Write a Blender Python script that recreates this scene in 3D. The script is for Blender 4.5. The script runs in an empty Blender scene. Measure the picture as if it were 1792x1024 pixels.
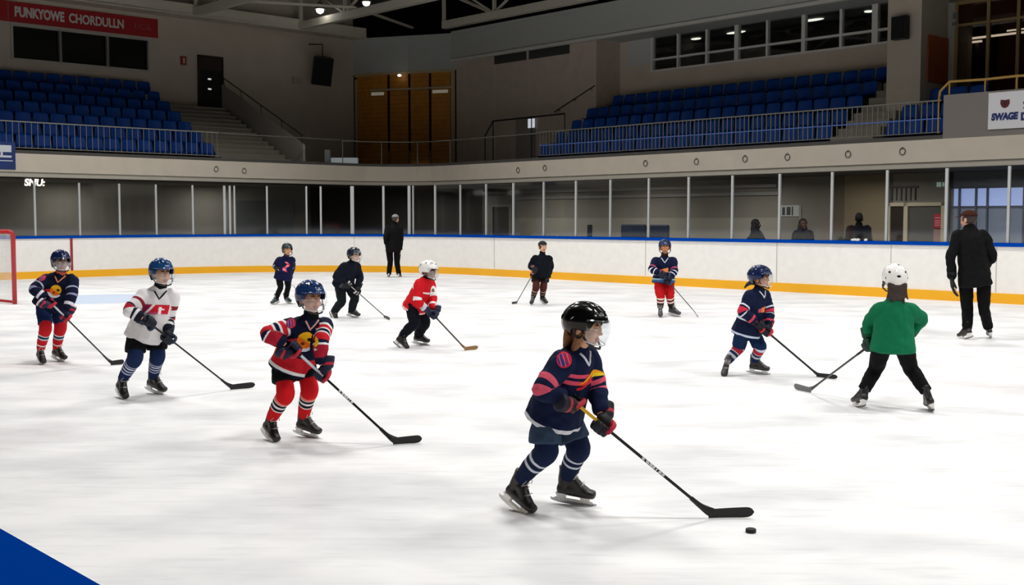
import bpy, bmesh, math, random
from mathutils import Vector, Matrix, noise
from mathutils.kdtree import KDTree
from mathutils.bvhtree import BVHTree
random.seed(7)
V = Vector
PI = math.pi
SC = bpy.context.scene
COL = SC.collection
# ------------------------------------------------------------ camera model (1792x1024, f = 2000 px)
F = 2000.0
CAMH = 1.67
TH = math.atan(128 / F)
FWD = V((0, math.cos(TH), -math.sin(TH)))
UPV = V((0, math.sin(TH), math.cos(TH)))
O = V((0, 0, CAMH))
def ray(px, py):
    return V((1, 0, 0)) * ((px - 896) / F) + UPV * ((512 - py) / F) + FWD
def at_depth(px, py, y):
    r = ray(px, py)
    return O + r * (y / r.y)
def ground(px, py, z=0.0):
    r = ray(px, py)
    return O + r * ((z - CAMH) / r.z)
# ------------------------------------------------------------ arena frame: a runs along the right boards, b along the left boards
CX, CY = -5.70, 39.31
AX = V((math.cos(math.radians(47.2)), -math.sin(math.radians(47.2)), 0))
BX = V((-math.sin(math.radians(47.2)), -math.cos(math.radians(47.2)), 0))
def W(a, b, z=0.0):
    return V((CX, CY, z)) + AX * a + BX * b
def ab(p):
    d = V((p.x - CX, p.y - CY, 0))
    return d.dot(AX), d.dot(BX)
def a_at(px, b, py=300):
    """a of the vertical plane b=const seen at column px"""
    r = ray(px, py); r = V((r.x, r.y, 0))
    o = V((-CX, -CY, 0))
    t = (b - o.dot(BX)) / r.dot(BX)
    return (o + r * t).dot(AX)
def b_at(px, a, py=300):
    r = ray(px, py); r = V((r.x, r.y, 0))
    o = V((-CX, -CY, 0))
    t = (a - o.dot(AX)) / r.dot(AX)
    return (o + r * t).dot(BX)
# ------------------------------------------------------------ materials
def srgb(c):
    if isinstance(c, str):
        c = tuple(int(c[i:i + 2], 16) / 255 for i in (0, 2, 4))
    return tuple(((x / 12.92) if x <= 0.04045 else ((x + 0.055) / 1.055) ** 2.4) for x in c) + (1.0,)
MATS = {}
def mat(name, col, rough=0.6, metal=0.0, spec=0.5, bump=0.0, bscale=40.0, var=0.0, vscale=3.0, emit=None, estr=0.0, coat=0.0):
    if name in MATS: return MATS[name]
    m = bpy.data.materials.new(name); m.use_nodes = True
    nt = m.node_tree; p = nt.nodes['Principled BSDF']
    c = srgb(col)
    p.inputs['Base Color'].default_value = c
    p.inputs['Roughness'].default_value = rough
    p.inputs['Metallic'].default_value = metal
    p.inputs['Specular IOR Level'].default_value = spec
    p.inputs['Coat Weight'].default_value = coat
    tc = nt.nodes.new('ShaderNodeTexCoord')
    if var > 0:
        n = nt.nodes.new('ShaderNodeTexNoise'); n.inputs['Scale'].default_value = vscale
        n.inputs['Detail'].default_value = 6
        nt.links.new(tc.outputs['Object'], n.inputs['Vector'])
        r = nt.nodes.new('ShaderNodeMapRange')
        r.inputs['From Min'].default_value = .3; r.inputs['From Max'].default_value = .7
        r.inputs['To Min'].default_value = 1 - var; r.inputs['To Max'].default_value = 1 + var
        nt.links.new(n.outputs['Fac'], r.inputs['Value'])
        mx = nt.nodes.new('ShaderNodeVectorMath'); mx.operation = 'SCALE'
        mx.inputs[0].default_value = c[:3]
        nt.links.new(r.outputs['Result'], mx.inputs['Scale'])
        nt.links.new(mx.outputs['Vector'], p.inputs['Base Color'])
    if bump > 0:
        n = nt.nodes.new('ShaderNodeTexNoise'); n.inputs['Scale'].default_value = bscale
        n.inputs['Detail'].default_value = 4
        nt.links.new(tc.outputs['Object'], n.inputs['Vector'])
        b = nt.nodes.new('ShaderNodeBump'); b.inputs['Strength'].default_value = bump
        b.inputs['Distance'].default_value = 0.01
        nt.links.new(n.outputs['Fac'], b.inputs['Height'])
        nt.links.new(b.outputs['Normal'], p.inputs['Normal'])
    if emit is not None:
        p.inputs['Emission Color'].default_value = srgb(emit)
        p.inputs['Emission Strength'].default_value = estr
    MATS[name] = m
    return m
def glass(name, tint=(.95, .97, .97), gloss=0.06, rough=0.02):
    if name in MATS: return MATS[name]
    m = bpy.data.materials.new(name); m.use_nodes = True
    nt = m.node_tree; nt.nodes.clear()
    o = nt.nodes.new('ShaderNodeOutputMaterial'); mx = nt.nodes.new('ShaderNodeMixShader')
    t = nt.nodes.new('ShaderNodeBsdfTransparent'); g = nt.nodes.new('ShaderNodeBsdfGlossy')
    t.inputs['Color'].default_value = (*tint, 1); g.inputs['Roughness'].default_value = rough
    g.inputs['Color'].default_value = (.9, .92, .95, 1)
    mx.inputs[0].default_value = gloss
    nt.links.new(t.outputs[0], mx.inputs[1]); nt.links.new(g.outputs[0], mx.inputs[2])
    nt.links.new(mx.outputs[0], o.inputs['Surface'])
    MATS[name] = m
    return m
def stripe_mat(name, base, arm=(), tor=(), rough=0.85, bump=0.25):
    """cloth with woven stripes: arm / tor are lists of (t0, t1, colour) along the sleeve or the trunk"""
    m = bpy.data.materials.new(name); m.use_nodes = True
    nt = m.node_tree; p = nt.nodes['Principled BSDF']
    p.inputs['Roughness'].default_value = rough; p.inputs['Specular IOR Level'].default_value = .15
    def ramp(attr, bands):
        a = nt.nodes.new('ShaderNodeAttribute'); a.attribute_name = attr
        r = nt.nodes.new('ShaderNodeValToRGB'); cr = r.color_ramp; cr.interpolation = 'CONSTANT'
        cr.elements[0].position = 0; cr.elements[0].color = srgb(base)
        cr.elements[1].position = 0.9999; cr.elements[1].color = srgb(base)
        pos = 0
        for i, (t0, t1, c) in enumerate(bands):
            e = cr.elements.new(max(0.0001, t0)); e.color = srgb(c)
            nxt = bands[i + 1][0] if i + 1 < len(bands) else 2
            if nxt > t1 + 1e-4 and t1 < 0.999:
                e = cr.elements.new(t1); e.color = srgb(base)
            if t1 >= 0.999:
                cr.elements[len(cr.elements) - 1].color = srgb(c)
        nt.links.new(a.outputs['Fac'], r.inputs['Fac'])
        return a, r
    a1, r1 = ramp('ta', arm); a2, r2 = ramp('tt', tor)
    gt = nt.nodes.new('ShaderNodeMath'); gt.operation = 'GREATER_THAN'; gt.inputs[1].default_value = 0.004
    nt.links.new(a1.outputs['Fac'], gt.inputs[0])
    mx = nt.nodes.new('ShaderNodeMix'); mx.data_type = 'RGBA'
    nt.links.new(gt.outputs[0], mx.inputs['Factor'])
    nt.links.new(r2.outputs['Color'], mx.inputs['A']); nt.links.new(r1.outputs['Color'], mx.inputs['B'])
    nt.links.new(mx.outputs['Result'], p.inputs['Base Color'])
    tc = nt.nodes.new('ShaderNodeTexCoord')
    n = nt.nodes.new('ShaderNodeTexNoise'); n.inputs['Scale'].default_value = 14; n.inputs['Detail'].default_value = 3
    nt.links.new(tc.outputs['Object'], n.inputs['Vector'])
    b = nt.nodes.new('ShaderNodeBump'); b.inputs['Strength'].default_value = bump; b.inputs['Distance'].default_value = .02
    nt.links.new(n.outputs['Fac'], b.inputs['Height']); nt.links.new(b.outputs['Normal'], p.inputs['Normal'])
    return m
def vcol_mat(name, rough=.6, spec=.3, bump=0.0):
    if name in MATS: return MATS[name]
    m = mat(name, 'ffffff', rough, spec=spec, bump=bump, bscale=60)
    a = m.node_tree.nodes.new('ShaderNodeAttribute'); a.attribute_name = 'Col'
    m.node_tree.links.new(a.outputs['Color'], m.node_tree.nodes['Principled BSDF'].inputs['Base Color'])
    return m
# ------------------------------------------------------------ object helpers
def tag(o, label=None, cat=None, group=None, kind=None):
    if label: o['label'] = label
    if cat: o['category'] = cat
    if group: o['group'] = group
    if kind: o['kind'] = kind
    return o
def empty(name, loc=(0, 0, 0), label=None, cat=None, group=None, kind=None, rz=0):
    o = bpy.data.objects.new(name, None); COL.objects.link(o)
    o.location = loc; o.rotation_euler = (0, 0, rz); o.empty_display_size = .2
    return tag(o, label, cat, group, kind)
def link(name, me, parent=None, m=None):
    o = bpy.data.objects.new(name, me); COL.objects.link(o)
    if m is not None:
        me.materials.clear()
        for x in (m if isinstance(m, (list, tuple)) else [m]): me.materials.append(x)
    if parent is not None: o.parent = parent
    return o
class MB:
    """collects boxes, bars and tubes into one mesh"""
    def __init__(s): s.v = []; s.f = []; s.mi = []
    def add(s, vs, fs, mi=0):
        n = len(s.v); s.v += [V(v) for v in vs]
        for f in fs: s.f.append([i + n for i in f]); s.mi.append(mi)
        return s
    def hexa(s, p, mi=0):
        return s.add(p, [(0, 1, 2, 3), (4, 7, 6, 5), (0, 4, 5, 1), (1, 5, 6, 2), (2, 6, 7, 3), (3, 7, 4, 0)], mi)
    def box(s, x0, x1, y0, y1, z0, z1, mi=0):
        return s.hexa([(x0, y0, z0), (x1, y0, z0), (x1, y1, z0), (x0, y1, z0), (x0, y0, z1), (x1, y0, z1), (x1, y1, z1), (x0, y1, z1)], mi)
    def wbox(s, a0, a1, b0, b1, z0, z1, mi=0):
        return s.hexa([W(a0, b0, z0), W(a1, b0, z0), W(a1, b1, z0), W(a0, b1, z0), W(a0, b0, z1), W(a1, b0, z1), W(a1, b1, z1), W(a0, b1, z1)], mi)
    def bar(s, p, q, w, h=None, up=(0, 0, 1), mi=0):
        p = V(p); q = V(q); h = h or w; d = (q - p).normalized()
        x = d.cross(V(up))
        if x.length < 1e-3: x = d.cross(V((1, 0, 0)))
        x.normalize(); y = x.cross(d).normalized()
        x *= w / 2; y *= h / 2
        return s.hexa([p - x - y, p + x - y, p + x + y, p - x + y, q - x - y, q + x - y, q + x + y, q - x + y], mi)
    def tube(s, pts, r, n=8, mi=0, cap=True):
        pts = [V(p) for p in pts]; rr = r if isinstance(r, (list, tuple)) else [r] * len(pts)
        base = len(s.v); pv = None
        for i, p in enumerate(pts):
            t = (pts[min(i + 1, len(pts) - 1)] - pts[max(i - 1, 0)]).normalized()
            if pv is None:
                pv = t.orthogonal().normalized()
            pv = (pv - t * pv.dot(t)); pv = pv.normalized() if pv.length > 1e-6 else t.orthogonal().normalized()
            w = t.cross(pv)
            for k in range(n):
                an = 2 * PI * k / n
                s.v.append(p + (pv * math.cos(an) + w * math.sin(an)) * rr[i])
        for i in range(len(pts) - 1):
            for k in range(n):
                a = base + i * n + k; b = base + i * n + (k + 1) % n
                s.f.append([a, b, b + n, a + n]); s.mi.append(mi)
        if cap:
            s.f.append([base + k for k in range(n)][::-1]); s.mi.append(mi)
            s.f.append([base + (len(pts) - 1) * n + k for k in range(n)]); s.mi.append(mi)
        return s
    def prism(s, outline, d, mi=0):
        """outline: list of 3D points (flat polygon), extruded by vector d"""
        n = len(outline); d = V(d)
        return s.add([V(p) for p in outline] + [V(p) + d for p in outline],
                     [list(range(n))[::-1], list(range(n, 2 * n))] + [[i, (i + 1) % n, n + (i + 1) % n, n + i] for i in range(n)], mi)
    def mesh(s, name, smooth=False, bevel=0.0):
        me = bpy.data.meshes.new(name)
        bm = bmesh.new()
        vs = [bm.verts.new(v) for v in s.v]
        for f, mi in zip(s.f, s.mi):
            try:
                fc = bm.faces.new([vs[i] for i in f]); fc.material_index = mi; fc.smooth = smooth
            except ValueError: pass
        bmesh.ops.recalc_face_normals(bm, faces=bm.faces)
        if bevel > 0:
            bmesh.ops.bevel(bm, geom=list(bm.edges), offset=bevel, segments=2, affect='EDGES', profile=.5, clamp_overlap=True)
        bm.to_mesh(me); bm.free()
        return me
    def build(s, name, m, parent=None, smooth=False, bevel=0.0, origin=None):
        if origin is not None:
            oo = V(origin); s.v = [v - oo for v in s.v]
        me = s.mesh(name, smooth, bevel)
        o = link(name, me, parent, m)
        if origin is not None: o.location = origin
        return o
def struct(o):
    o['kind'] = 'structure'; return o
def text_obj(name, body, size, m, parent, pos, right, up, extrude=0.004, shear=0, bold=0.0, space=1.0):
    cu = bpy.data.curves.new(name, 'FONT'); cu.body = body; cu.size = size; cu.extrude = extrude
    cu.align_x = 'LEFT'; cu.align_y = 'BOTTOM_BASELINE'; cu.offset = bold; cu.shear = shear; cu.space_character = space
    t = bpy.data.objects.new(name + 'tmp', cu); COL.objects.link(t)
    bpy.context.view_layer.update()
    me = bpy.data.meshes.new_from_object(t.evaluated_get(bpy.context.evaluated_depsgraph_get()))
    bpy.data.objects.remove(t)
    r = V(right).normalized(); u = V(up).normalized(); n = r.cross(u)
    M = Matrix((r, u, n)).transposed().to_4x4(); M.translation = V(pos)
    me.transform(M)
    return link(name, me, parent, m)
ORD = ['first', 'second', 'third', 'fourth', 'fifth', 'sixth', 'seventh', 'eighth', 'ninth', 'tenth', 'eleventh', 'twelfth',
       'thirteenth', 'fourteenth', 'fifteenth', 'sixteenth', 'seventeenth', 'eighteenth', 'nineteenth', 'twentieth', 'twenty-first',
       'twenty-second', 'twenty-third', 'twenty-fourth', 'twenty-fifth', 'twenty-sixth', 'twenty-seventh', 'twenty-eighth', 'twenty-ninth', 'thirtieth',
       'thirty-first', 'thirty-second', 'thirty-third']
# ============================================================ bodies: closed lofts fused by voxel remeshing
def crom(p0, p1, p2, p3, t):
    return 0.5 * ((2 * p1) + (p2 - p0) * t + (2 * p0 - 5 * p1 + 4 * p2 - p3) * t * t + (3 * p1 - p0 - 3 * p2 + p3) * t ** 3)
class Solid:
    def __init__(s): s.v = []; s.f = []; s.at = []; s.pid = 0; s.cl = {}
    def loft(s, pts, rad, side=None, n=22, sub=5, col=(1, 1, 1), tt=None, ta=None, cols=None, cap=.6):
        """pts: centres; rad: radius or (half width along side, half depth); ends rounded"""
        s.pid += 1
        pts = [V(p) for p in pts]; rad = [(r, r) if not isinstance(r, (tuple, list)) else r for r in rad]
        m = len(pts); C = []; R = []; T = []
        for i in range(m - 1):
            P = [pts[max(i - 1, 0)], pts[i], pts[i + 1], pts[min(i + 2, m - 1)]]
            Q = [rad[max(i - 1, 0)], rad[i], rad[i + 1], rad[min(i + 2, m - 1)]]
            for k in range(sub + (1 if i == m - 2 else 0)):
                t = k / sub
                C.append(crom(*P, t)); R.append(tuple(max(.001, crom(*[q[j] for q in Q], t)) for j in (0, 1))); T.append((i + t) / (m - 1))
        s.cl[s.pid] = (C, T, tt, ta)
        # rounded caps
        d0 = (C[0] - C[1]).normalized(); d1 = (C[-1] - C[-2]).normalized()
        def capr(c, d, r, t):
            out = []
            for an in (25, 50, 72, 86):
                k = math.radians(an); out.append((c + d * (math.sin(k) * min(r) * cap), (r[0] * math.cos(k), r[1] * math.cos(k)), t))
            return out
        a = capr(C[0], d0, R[0], T[0])[::-1]; b = capr(C[-1], d1, R[-1], T[-1])
        L = a + list(zip(C, R, T)) + b
        base = len(s.v); sd = V(side) if side is not None else None; pv = None
        N = len(L)
        for i, (c, r, t) in enumerate(L):
            tg = (L[min(i + 1, N - 1)][0] - L[max(i - 1, 0)][0]).normalized()
            x = sd if sd is not None else (pv if pv is not None else tg.orthogonal())
            x = x - tg * x.dot(tg)
            if x.length < 1e-5: x = tg.orthogonal()
            x.normalize(); pv = x; y = tg.cross(x)
            cc = col
            if cols:
                for (t0, t1, c2) in cols:
                    if t0 <= t <= t1: cc = c2
            va = (cc, (tt[0] + (tt[1] - tt[0]) * t) if tt else 0.0, (ta[0] + (ta[1] - ta[0]) * t) if ta else 0.0, s.pid)
            for k in range(n):
                an = 2 * PI * k / n
                s.v.append(c + x * (math.cos(an) * r[0]) + y * (math.sin(an) * r[1])); s.at.append(va)
        for i in range(N - 1):
            for k in range(n):
                p = base + i * n + k; q = base + i * n + (k + 1) % n
                s.f.append((p, q, q + n, p + n))
        s.f.append(tuple(base + k for k in range(n))[::-1]); s.f.append(tuple(base + (N - 1) * n + k for k in range(n)))
        return s
    def ell(s, c, axes, radii, col=(1, 1, 1), nu=18, nv=12, tt=0.0, ta=0.0):
        s.pid += 1; c = V(c); base = len(s.v)
        X, Y, Z = [V(a) for a in axes]
        for j in range(1, nv):
            ph = PI * j / nv
            for i in range(nu):
                th = 2 * PI * i / nu
                s.v.append(c + X * (radii[0] * math.sin(ph) * math.cos(th)) + Y * (radii[1] * math.sin(ph) * math.sin(th)) + Z * (radii[2] * math.cos(ph)))
                s.at.append((col, tt, ta, s.pid))
        s.v.append(c + Z * radii[2]); s.at.append((col, tt, ta, s.pid)); top = len(s.v) - 1
        s.v.append(c - Z * radii[2]); s.at.append((col, tt, ta, s.pid)); bot = len(s.v) - 1
        for j in range(nv - 2):
            for i in range(nu):
                p = base + j * nu + i; q = base + j * nu + (i + 1) % nu
                s.f.append((p, q, q + nu, p + nu))
        for i in range(nu):
            s.f.append((top, base + (i + 1) % nu, base + i)); e = base + (nv - 2) * nu
            s.f.append((bot, e + i, e + (i + 1) % nu))
        return s
    def fuse(s, name, m, parent=None, voxel=.01, smooth=2, wrinkle=0.0, wsc=9.0, seed=0.0, attrs=True):
        src = bpy.data.meshes.new('src'); src.from_pydata([tuple(v) for v in s.v], [], s.f)
        bm = bmesh.new(); bm.from_mesh(src); bmesh.ops.recalc_face_normals(bm, faces=bm.faces); bm.to_mesh(src); bm.free()
        t = bpy.data.objects.new('tmp', src); COL.objects.link(t)
        md = t.modifiers.new('r', 'REMESH'); md.mode = 'VOXEL'; md.voxel_size = voxel; md.adaptivity = 0
        if smooth:
            ms = t.modifiers.new('s', 'SMOOTH'); ms.factor = .5; ms.iterations = smooth
        bpy.context.view_layer.update()
        me = bpy.data.meshes.new_from_object(t.evaluated_get(bpy.context.evaluated_depsgraph_get()))
        bpy.data.objects.remove(t); bpy.data.meshes.remove(src)
        me.name = name
        if attrs:
            kd = KDTree(len(s.v))
            for i, v in enumerate(s.v): kd.insert(v, i)
            kd.balance()
            nv = len(me.vertices); cols = [0.0] * (4 * nv); pids = [0] * nv
            for i, v in enumerate(me.vertices):
                at = s.at[kd.find(v.co)[1]]; pids[i] = at[3]
                cols[4 * i:4 * i + 4] = [at[0][0], at[0][1], at[0][2], 1]
            def param(p, pid):      # place along the centre line of the limb
                q = s.cl.get(pid)
                if q is None: return 0.0, 0.0
                C, T, t1, t2 = q
                if t1 is None and t2 is None: return 0.0, 0.0
                best = None
                for i in range(len(C) - 1):
                    d = C[i + 1] - C[i]; L2 = d.length_squared
                    u = (p - C[i]).dot(d) / L2 if L2 > 1e-12 else 0
                    u = max(0, min(1, u)); e = (C[i] + d * u - p).length_squared
                    if best is None or e < best[0]: best = (e, T[i] + (T[i + 1] - T[i]) * u)
                t = best[1]
                return (t1[0] + (t1[1] - t1[0]) * t if t1 else 0.0), (max(.005, t2[0] + (t2[1] - t2[0]) * t) if t2 else 0.0)
            need = any(q[2] or q[3] for q in s.cl.values())
            if need:
                cache = {}; nl = len(me.loops); tt = [0.0] * nl; ta = [0.0] * nl
                for pl in me.polygons:
                    ids = [pids[i] for i in pl.vertices]; pid = max(set(ids), key=ids.count)
                    for li, vi in zip(pl.loop_indices, pl.vertices):
                        key = (vi, pid)
                        if key not in cache: cache[key] = param(me.vertices[vi].co, pid)
                        tt[li], ta[li] = cache[key]
            ca = me.color_attributes.new('Col', 'FLOAT_COLOR', 'POINT'); ca.data.foreach_set('color', cols)
            if need:
                x = me.attributes.new('tt', 'FLOAT', 'CORNER'); x.data.foreach_set('value', tt)
                x = me.attributes.new('ta', 'FLOAT', 'CORNER'); x.data.foreach_set('value', ta)
        if wrinkle > 0:
            me.update()
            nrm = [v.normal.copy() for v in me.vertices]
            for v, n_ in zip(me.vertices, nrm):
                p = v.co * wsc + V((seed, seed * 1.7, 0))
                q = noise.noise(V((p.x, p.y, p.z * .45))) + .5 * noise.noise(p * 2.1)
                q = 1 - abs(q) * 2.4
                v.co += n_ * (wrinkle * q)
        me.polygons.foreach_set('use_smooth', [True] * len(me.polygons))
        me.update()
        return link(name, me, parent, m)
def lin(h): return srgb(h)[:3]
SKIN = lin('d9a07c'); LIP = lin('b5645a'); BROW = lin('4a3020')
# ---------------------------------------------------------------- head
def add_head(S, c, f, r, u, k=1.0, brow=BROW, skin=SKIN):
    def E(x, y, z, rx, ry, rz, col=skin, nu=18, nv=12):
        S.ell(c + r * (x * k) + f * (y * k) + u * (z * k), (r, f, u), (rx * k, ry * k, rz * k), col, nu, nv)
    E(0, -.005, .025, .072, .088, .08, nu=26, nv=18)
    E(0, .022, -.04, .055, .06, .062, nu=24, nv=16)
    E(0, .055, -.088, .026, .022, .018)
    E(0, .072, .012, .046, .014, .012)
    for s in (-1, 1):
        E(s * .035, .055, -.038, .024, .024, .024)
        E(s * .076, -.008, -.02, .01, .02, .03)
        E(s * .03, .083, .018, .017, .005, .004, brow, 12, 8)
    E(0, .088, -.012, .009, .013, .022)
    E(0, .094, -.03, .013, .014, .010)
    E(0, .082, -.060, .022, .008, .0055, LIP, 14, 8)
    E(0, .080, -.069, .018, .008, .0055, LIP, 14, 8)
def eyes(parent, c, f, r, u, k, iris='3a2a20'):
    for s in (-1, 1):
        mb = MB(); p = c + r * (s * .030 * k) + f * (.0735 * k) + u * (-.004 * k)
        S = Solid(); S.ell(p, (r, u, f), (.0115 * k, .0062 * k, .0105 * k), nu=12, nv=8)
        mb.add(S.v, S.f, 0)
        S = Solid(); S.ell(p + f * (.0070 * k), (r, u, f), (.0060 * k, .0056 * k, .0052 * k), nu=10, nv=8)
        mb.add(S.v, S.f, 1)
        mb.build('eye', [mat('eye white', 'e8e4de', .3), mat('iris ' + iris, iris, .2)], parent, smooth=True)
# ---------------------------------------------------------------- helmet
def helmet(parent, c, f, r, u, k, shell, trim='111111', spots=False, visor=True, two=None):
    NA, NS = 72, 26
    vs = []; mi = {}
    def lower(ph):      # lowest point of the shell by azimuth, 0 = front
        a = abs(((ph + PI) % (2 * PI)) - PI)
        if a < .85: return .034
        if a < 1.1: t = (a - .85) / .25; return .034 - .046 * t * t * (3 - 2 * t)
        if a < 1.85: return -.012
        if a < 2.15: t = (a - 1.85) / .3; return -.012 - .04 * t * t * (3 - 2 * t)
        return -.052 - .006 * (a - 2.15)
    cz = .022
    def pt(ph, s, infl=0.0):
        zl = lower(ph) - cz
        rz = .108 + infl; a = math.acos(max(-1, min(1, zl / .108)))
        th = a * s
        cx, cy = .101 + infl, .124 + infl
        x = cx * math.sin(th) * math.sin(ph); y = cy * math.sin(th) * math.cos(ph) - .004; z = rz * math.cos(th) + cz
        ab_ = abs(((ph + PI) % (2 * PI)) - PI)
        d = 0
        if abs(x) < .028 and th > .1: d += .004
        if .30 < th < 1.0 and .05 < abs(x) < .085: d += .003
        if s > .93: d += .002
        n_ = V((x, y, z - cz)).normalized()
        return V((x, y, z)) + n_ * d
    def world(p): return c + r * (p.x * k) + f * (p.y * k) + u * (p.z * k)
    V0 = []
    for layer, infl in ((0, 0.0), (1, -.009)):
        for i in range(NS + 1):
            for j in range(NA):
                V0.append(world(pt(2 * PI * j / NA, max(i, .15) / NS, infl)))
    fs = []; ms = []
    def vent(i, j):
        ph = 2 * PI * (j + .5) / NA; a = abs(((ph + PI) % (2 * PI)) - PI); s = (i + .5) / NS
        th = s * 1.6
        if spots:
            return (math.sin(ph * 5 + i * .0) > .93 and i in (9, 10, 15, 16)) or False
        if .30 < s < .52 and (.42 < a < .62 or 2.35 < a < 2.6): return True
        if .34 < s < .44 and .95 < a < 1.15: return True
        if .34 < s < .44 and 1.75 < a < 1.95: return True
        if .60 < s < .66 and (a < .28 or 1.2 < a < 1.6): return True
        return False
    n1 = (NS + 1) * NA
    def second(i, j):
        ph = 2 * PI * (j + .5) / NA; a = abs(((ph + PI) % (2 * PI)) - PI); s = (i + .5) / NS
        return (s > .72 and a > .95 and a < 2.2)
    for i in range(NS):
        for j in range(NA):
            a = i * NA + j; b = i * NA + (j + 1) % NA
            fs.append((a, b, b + NA, a + NA)); ms.append(1 if vent(i, j) else (2 if two and second(i, j) else 0))
            fs.append((n1 + a + NA, n1 + b + NA, n1 + b, n1 + a)); ms.append(1)
    for j in range(NA):
        a = NS * NA + j; b = NS * NA + (j + 1) % NA
        fs.append((a, b, n1 + b, n1 + a)); ms.append(1)
    fs.append(tuple(range(NA))[::-1]); ms.append(0)
    mb = MB(); mb.v = V0; mb.f = [list(x) for x in fs]; mb.mi = ms
    me = mb.mesh('helmet', True)
    h = link('helmet', me, parent, [mat('helmet shell ' + shell, shell, .2, spec=.35, coat=.12, bump=0), mat('helmet padding ' + trim, trim, .7), mat('helmet side ' + (two or shell), two or shell, .5, spec=.15)])
    # vents sunk in the shell
    vt = MB()
    if spots: lst = [(.25, .5, .011, .008), (-.25, .5, .011, .008), (1.0, .62, .011, .008), (-1.0, .62, .011, .008), (PI, .62, .016, .009), (PI - .75, .50, .012, .009), (PI + .75, .50, .012, .009), (PI - 1.05, .72, .008, .008), (PI + 1.05, .72, .008, .008), (PI - .3, .2, .008, .008)]
    else: lst = [(.55, .46, .007, .020), (-.55, .46, .007, .020), (.85, .55, .006, .016), (-.85, .55, .006, .016), (1.55, .42, .012, .007), (-1.55, .42, .012, .007), (2.3, .48, .007, .018), (-2.3, .48, .007, .018), (.16, .62, .016, .004), (-.16, .62, .016, .004), (PI - .25, .6, .007, .014), (PI + .25, .6, .007, .014)]
    for (ph, s_, wx_, wz_) in lst:
        p0 = world(pt(ph, s_)); dx_ = (world(pt(ph + .05, s_)) - p0).normalized(); dz_ = (world(pt(ph, s_ + .03)) - p0).normalized(); nn = dx_.cross(dz_).normalized()
        S = Solid(); S.ell(p0, (dx_, nn, dz_), (wx_ * k, .0032 * k, wz_ * k), nu=10, nv=8); vt = MB(); vt.add(S.v, S.f); vt.build('vent', mat('vent hole', '08080a', .8, spec=.1), h, smooth=True)
    # bright screws and a printed band above the brow
    pb = MB()
    for (ph, s_, wx_, wz_) in ((.95, .86, .004, .004), (-.95, .86, .004, .004), (.0, .80, .022, .0035), (1.9, .7, .012, .003), (-1.9, .7, .012, .003)):
        p0 = world(pt(ph, s_)); dx_ = (world(pt(ph + .05, s_)) - p0).normalized(); dz_ = (world(pt(ph, s_ + .03)) - p0).normalized(); nn = dx_.cross(dz_).normalized()
        S = Solid(); S.ell(p0, (dx_, nn, dz_), (wx_ * k, .0022 * k, wz_ * k), nu=10, nv=6); pb = MB(); pb.add(S.v, S.f); pb.build('fitting', mat('helmet print', 'b8bcc8', .4), h, smooth=True)
    # ear ring, chin strap and cup
    st = MB()
    for s in (-1, 1):
        ring = [world(V((s * .088, .0 + .022 * math.cos(q), -.03 + .026 * math.sin(q)))) for q in [2 * PI * i / 12 for i in range(13)]]
        st.tube(ring, .005 * k, 6, cap=False)
        st.tube([world(V((s * .09, .028, -.045))), world(V((s * .078, .05, -.075))), world(V((s * .045, .08, -.10))), world(V((0, .093, -.108)))], .0065 * k, 6)
    st.build('chin_strap', mat('strap ' + trim, trim, .6), h, smooth=True)
    if visor:
        vv = []; ff = []; nA, nB = 28, 12
        for lay, dr in ((0, 0), (1, -.003)):
            for i in range(nB + 1):
                q = i / nB; z = .05 - q * .135
                bulge = .012 * math.sin(q * PI) - .012 * q * q
                for j in range(nA + 1):
                    ph = (-1.22 + 2.44 * j / nA)
                    rx = .106 + bulge + dr; ry = .134 + bulge + dr
                    zz = z + (.02 * abs(ph / 1.22) ** 3 if q > .5 else 0) * q
                    vv.append(world(V((rx * math.sin(ph), ry * math.cos(ph) - .004, zz))))
        m_ = (nB + 1) * (nA + 1)
        for i in range(nB):
            for j in range(nA):
                a = i * (nA + 1) + j
                ff.append((a, a + 1, a + nA + 2, a + nA + 1)); ff.append((m_ + a, m_ + a + nA + 1, m_ + a + nA + 2, m_ + a + 1))
        def edge(l): return [(l[i], l[i + 1], m_ + l[i + 1], m_ + l[i]) for i in range(len(l) - 1)]
        top = list(range(nA + 1)); botm = [nB * (nA + 1) + j for j in range(nA + 1)]
        lf = [i * (nA + 1) for i in range(nB + 1)]; rt = [x + nA for x in lf]
        ff += edge(top) + edge(botm) + edge(lf) + edge(rt)
        g = MB(); g.v = vv; g.f = [list(x) for x in ff]; g.mi = [0] * len(ff)
        vo = g.build('visor', glass('clear visor', (.95, .96, .97), .07, .05), h, smooth=True)
        rim = MB(); rim.tube([vv[i] for i in botm], .0035 * k, 6)
        rim.build('visor_rim', mat('visor rim', 'd8dade', .35), h, smooth=True)
    return h
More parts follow.
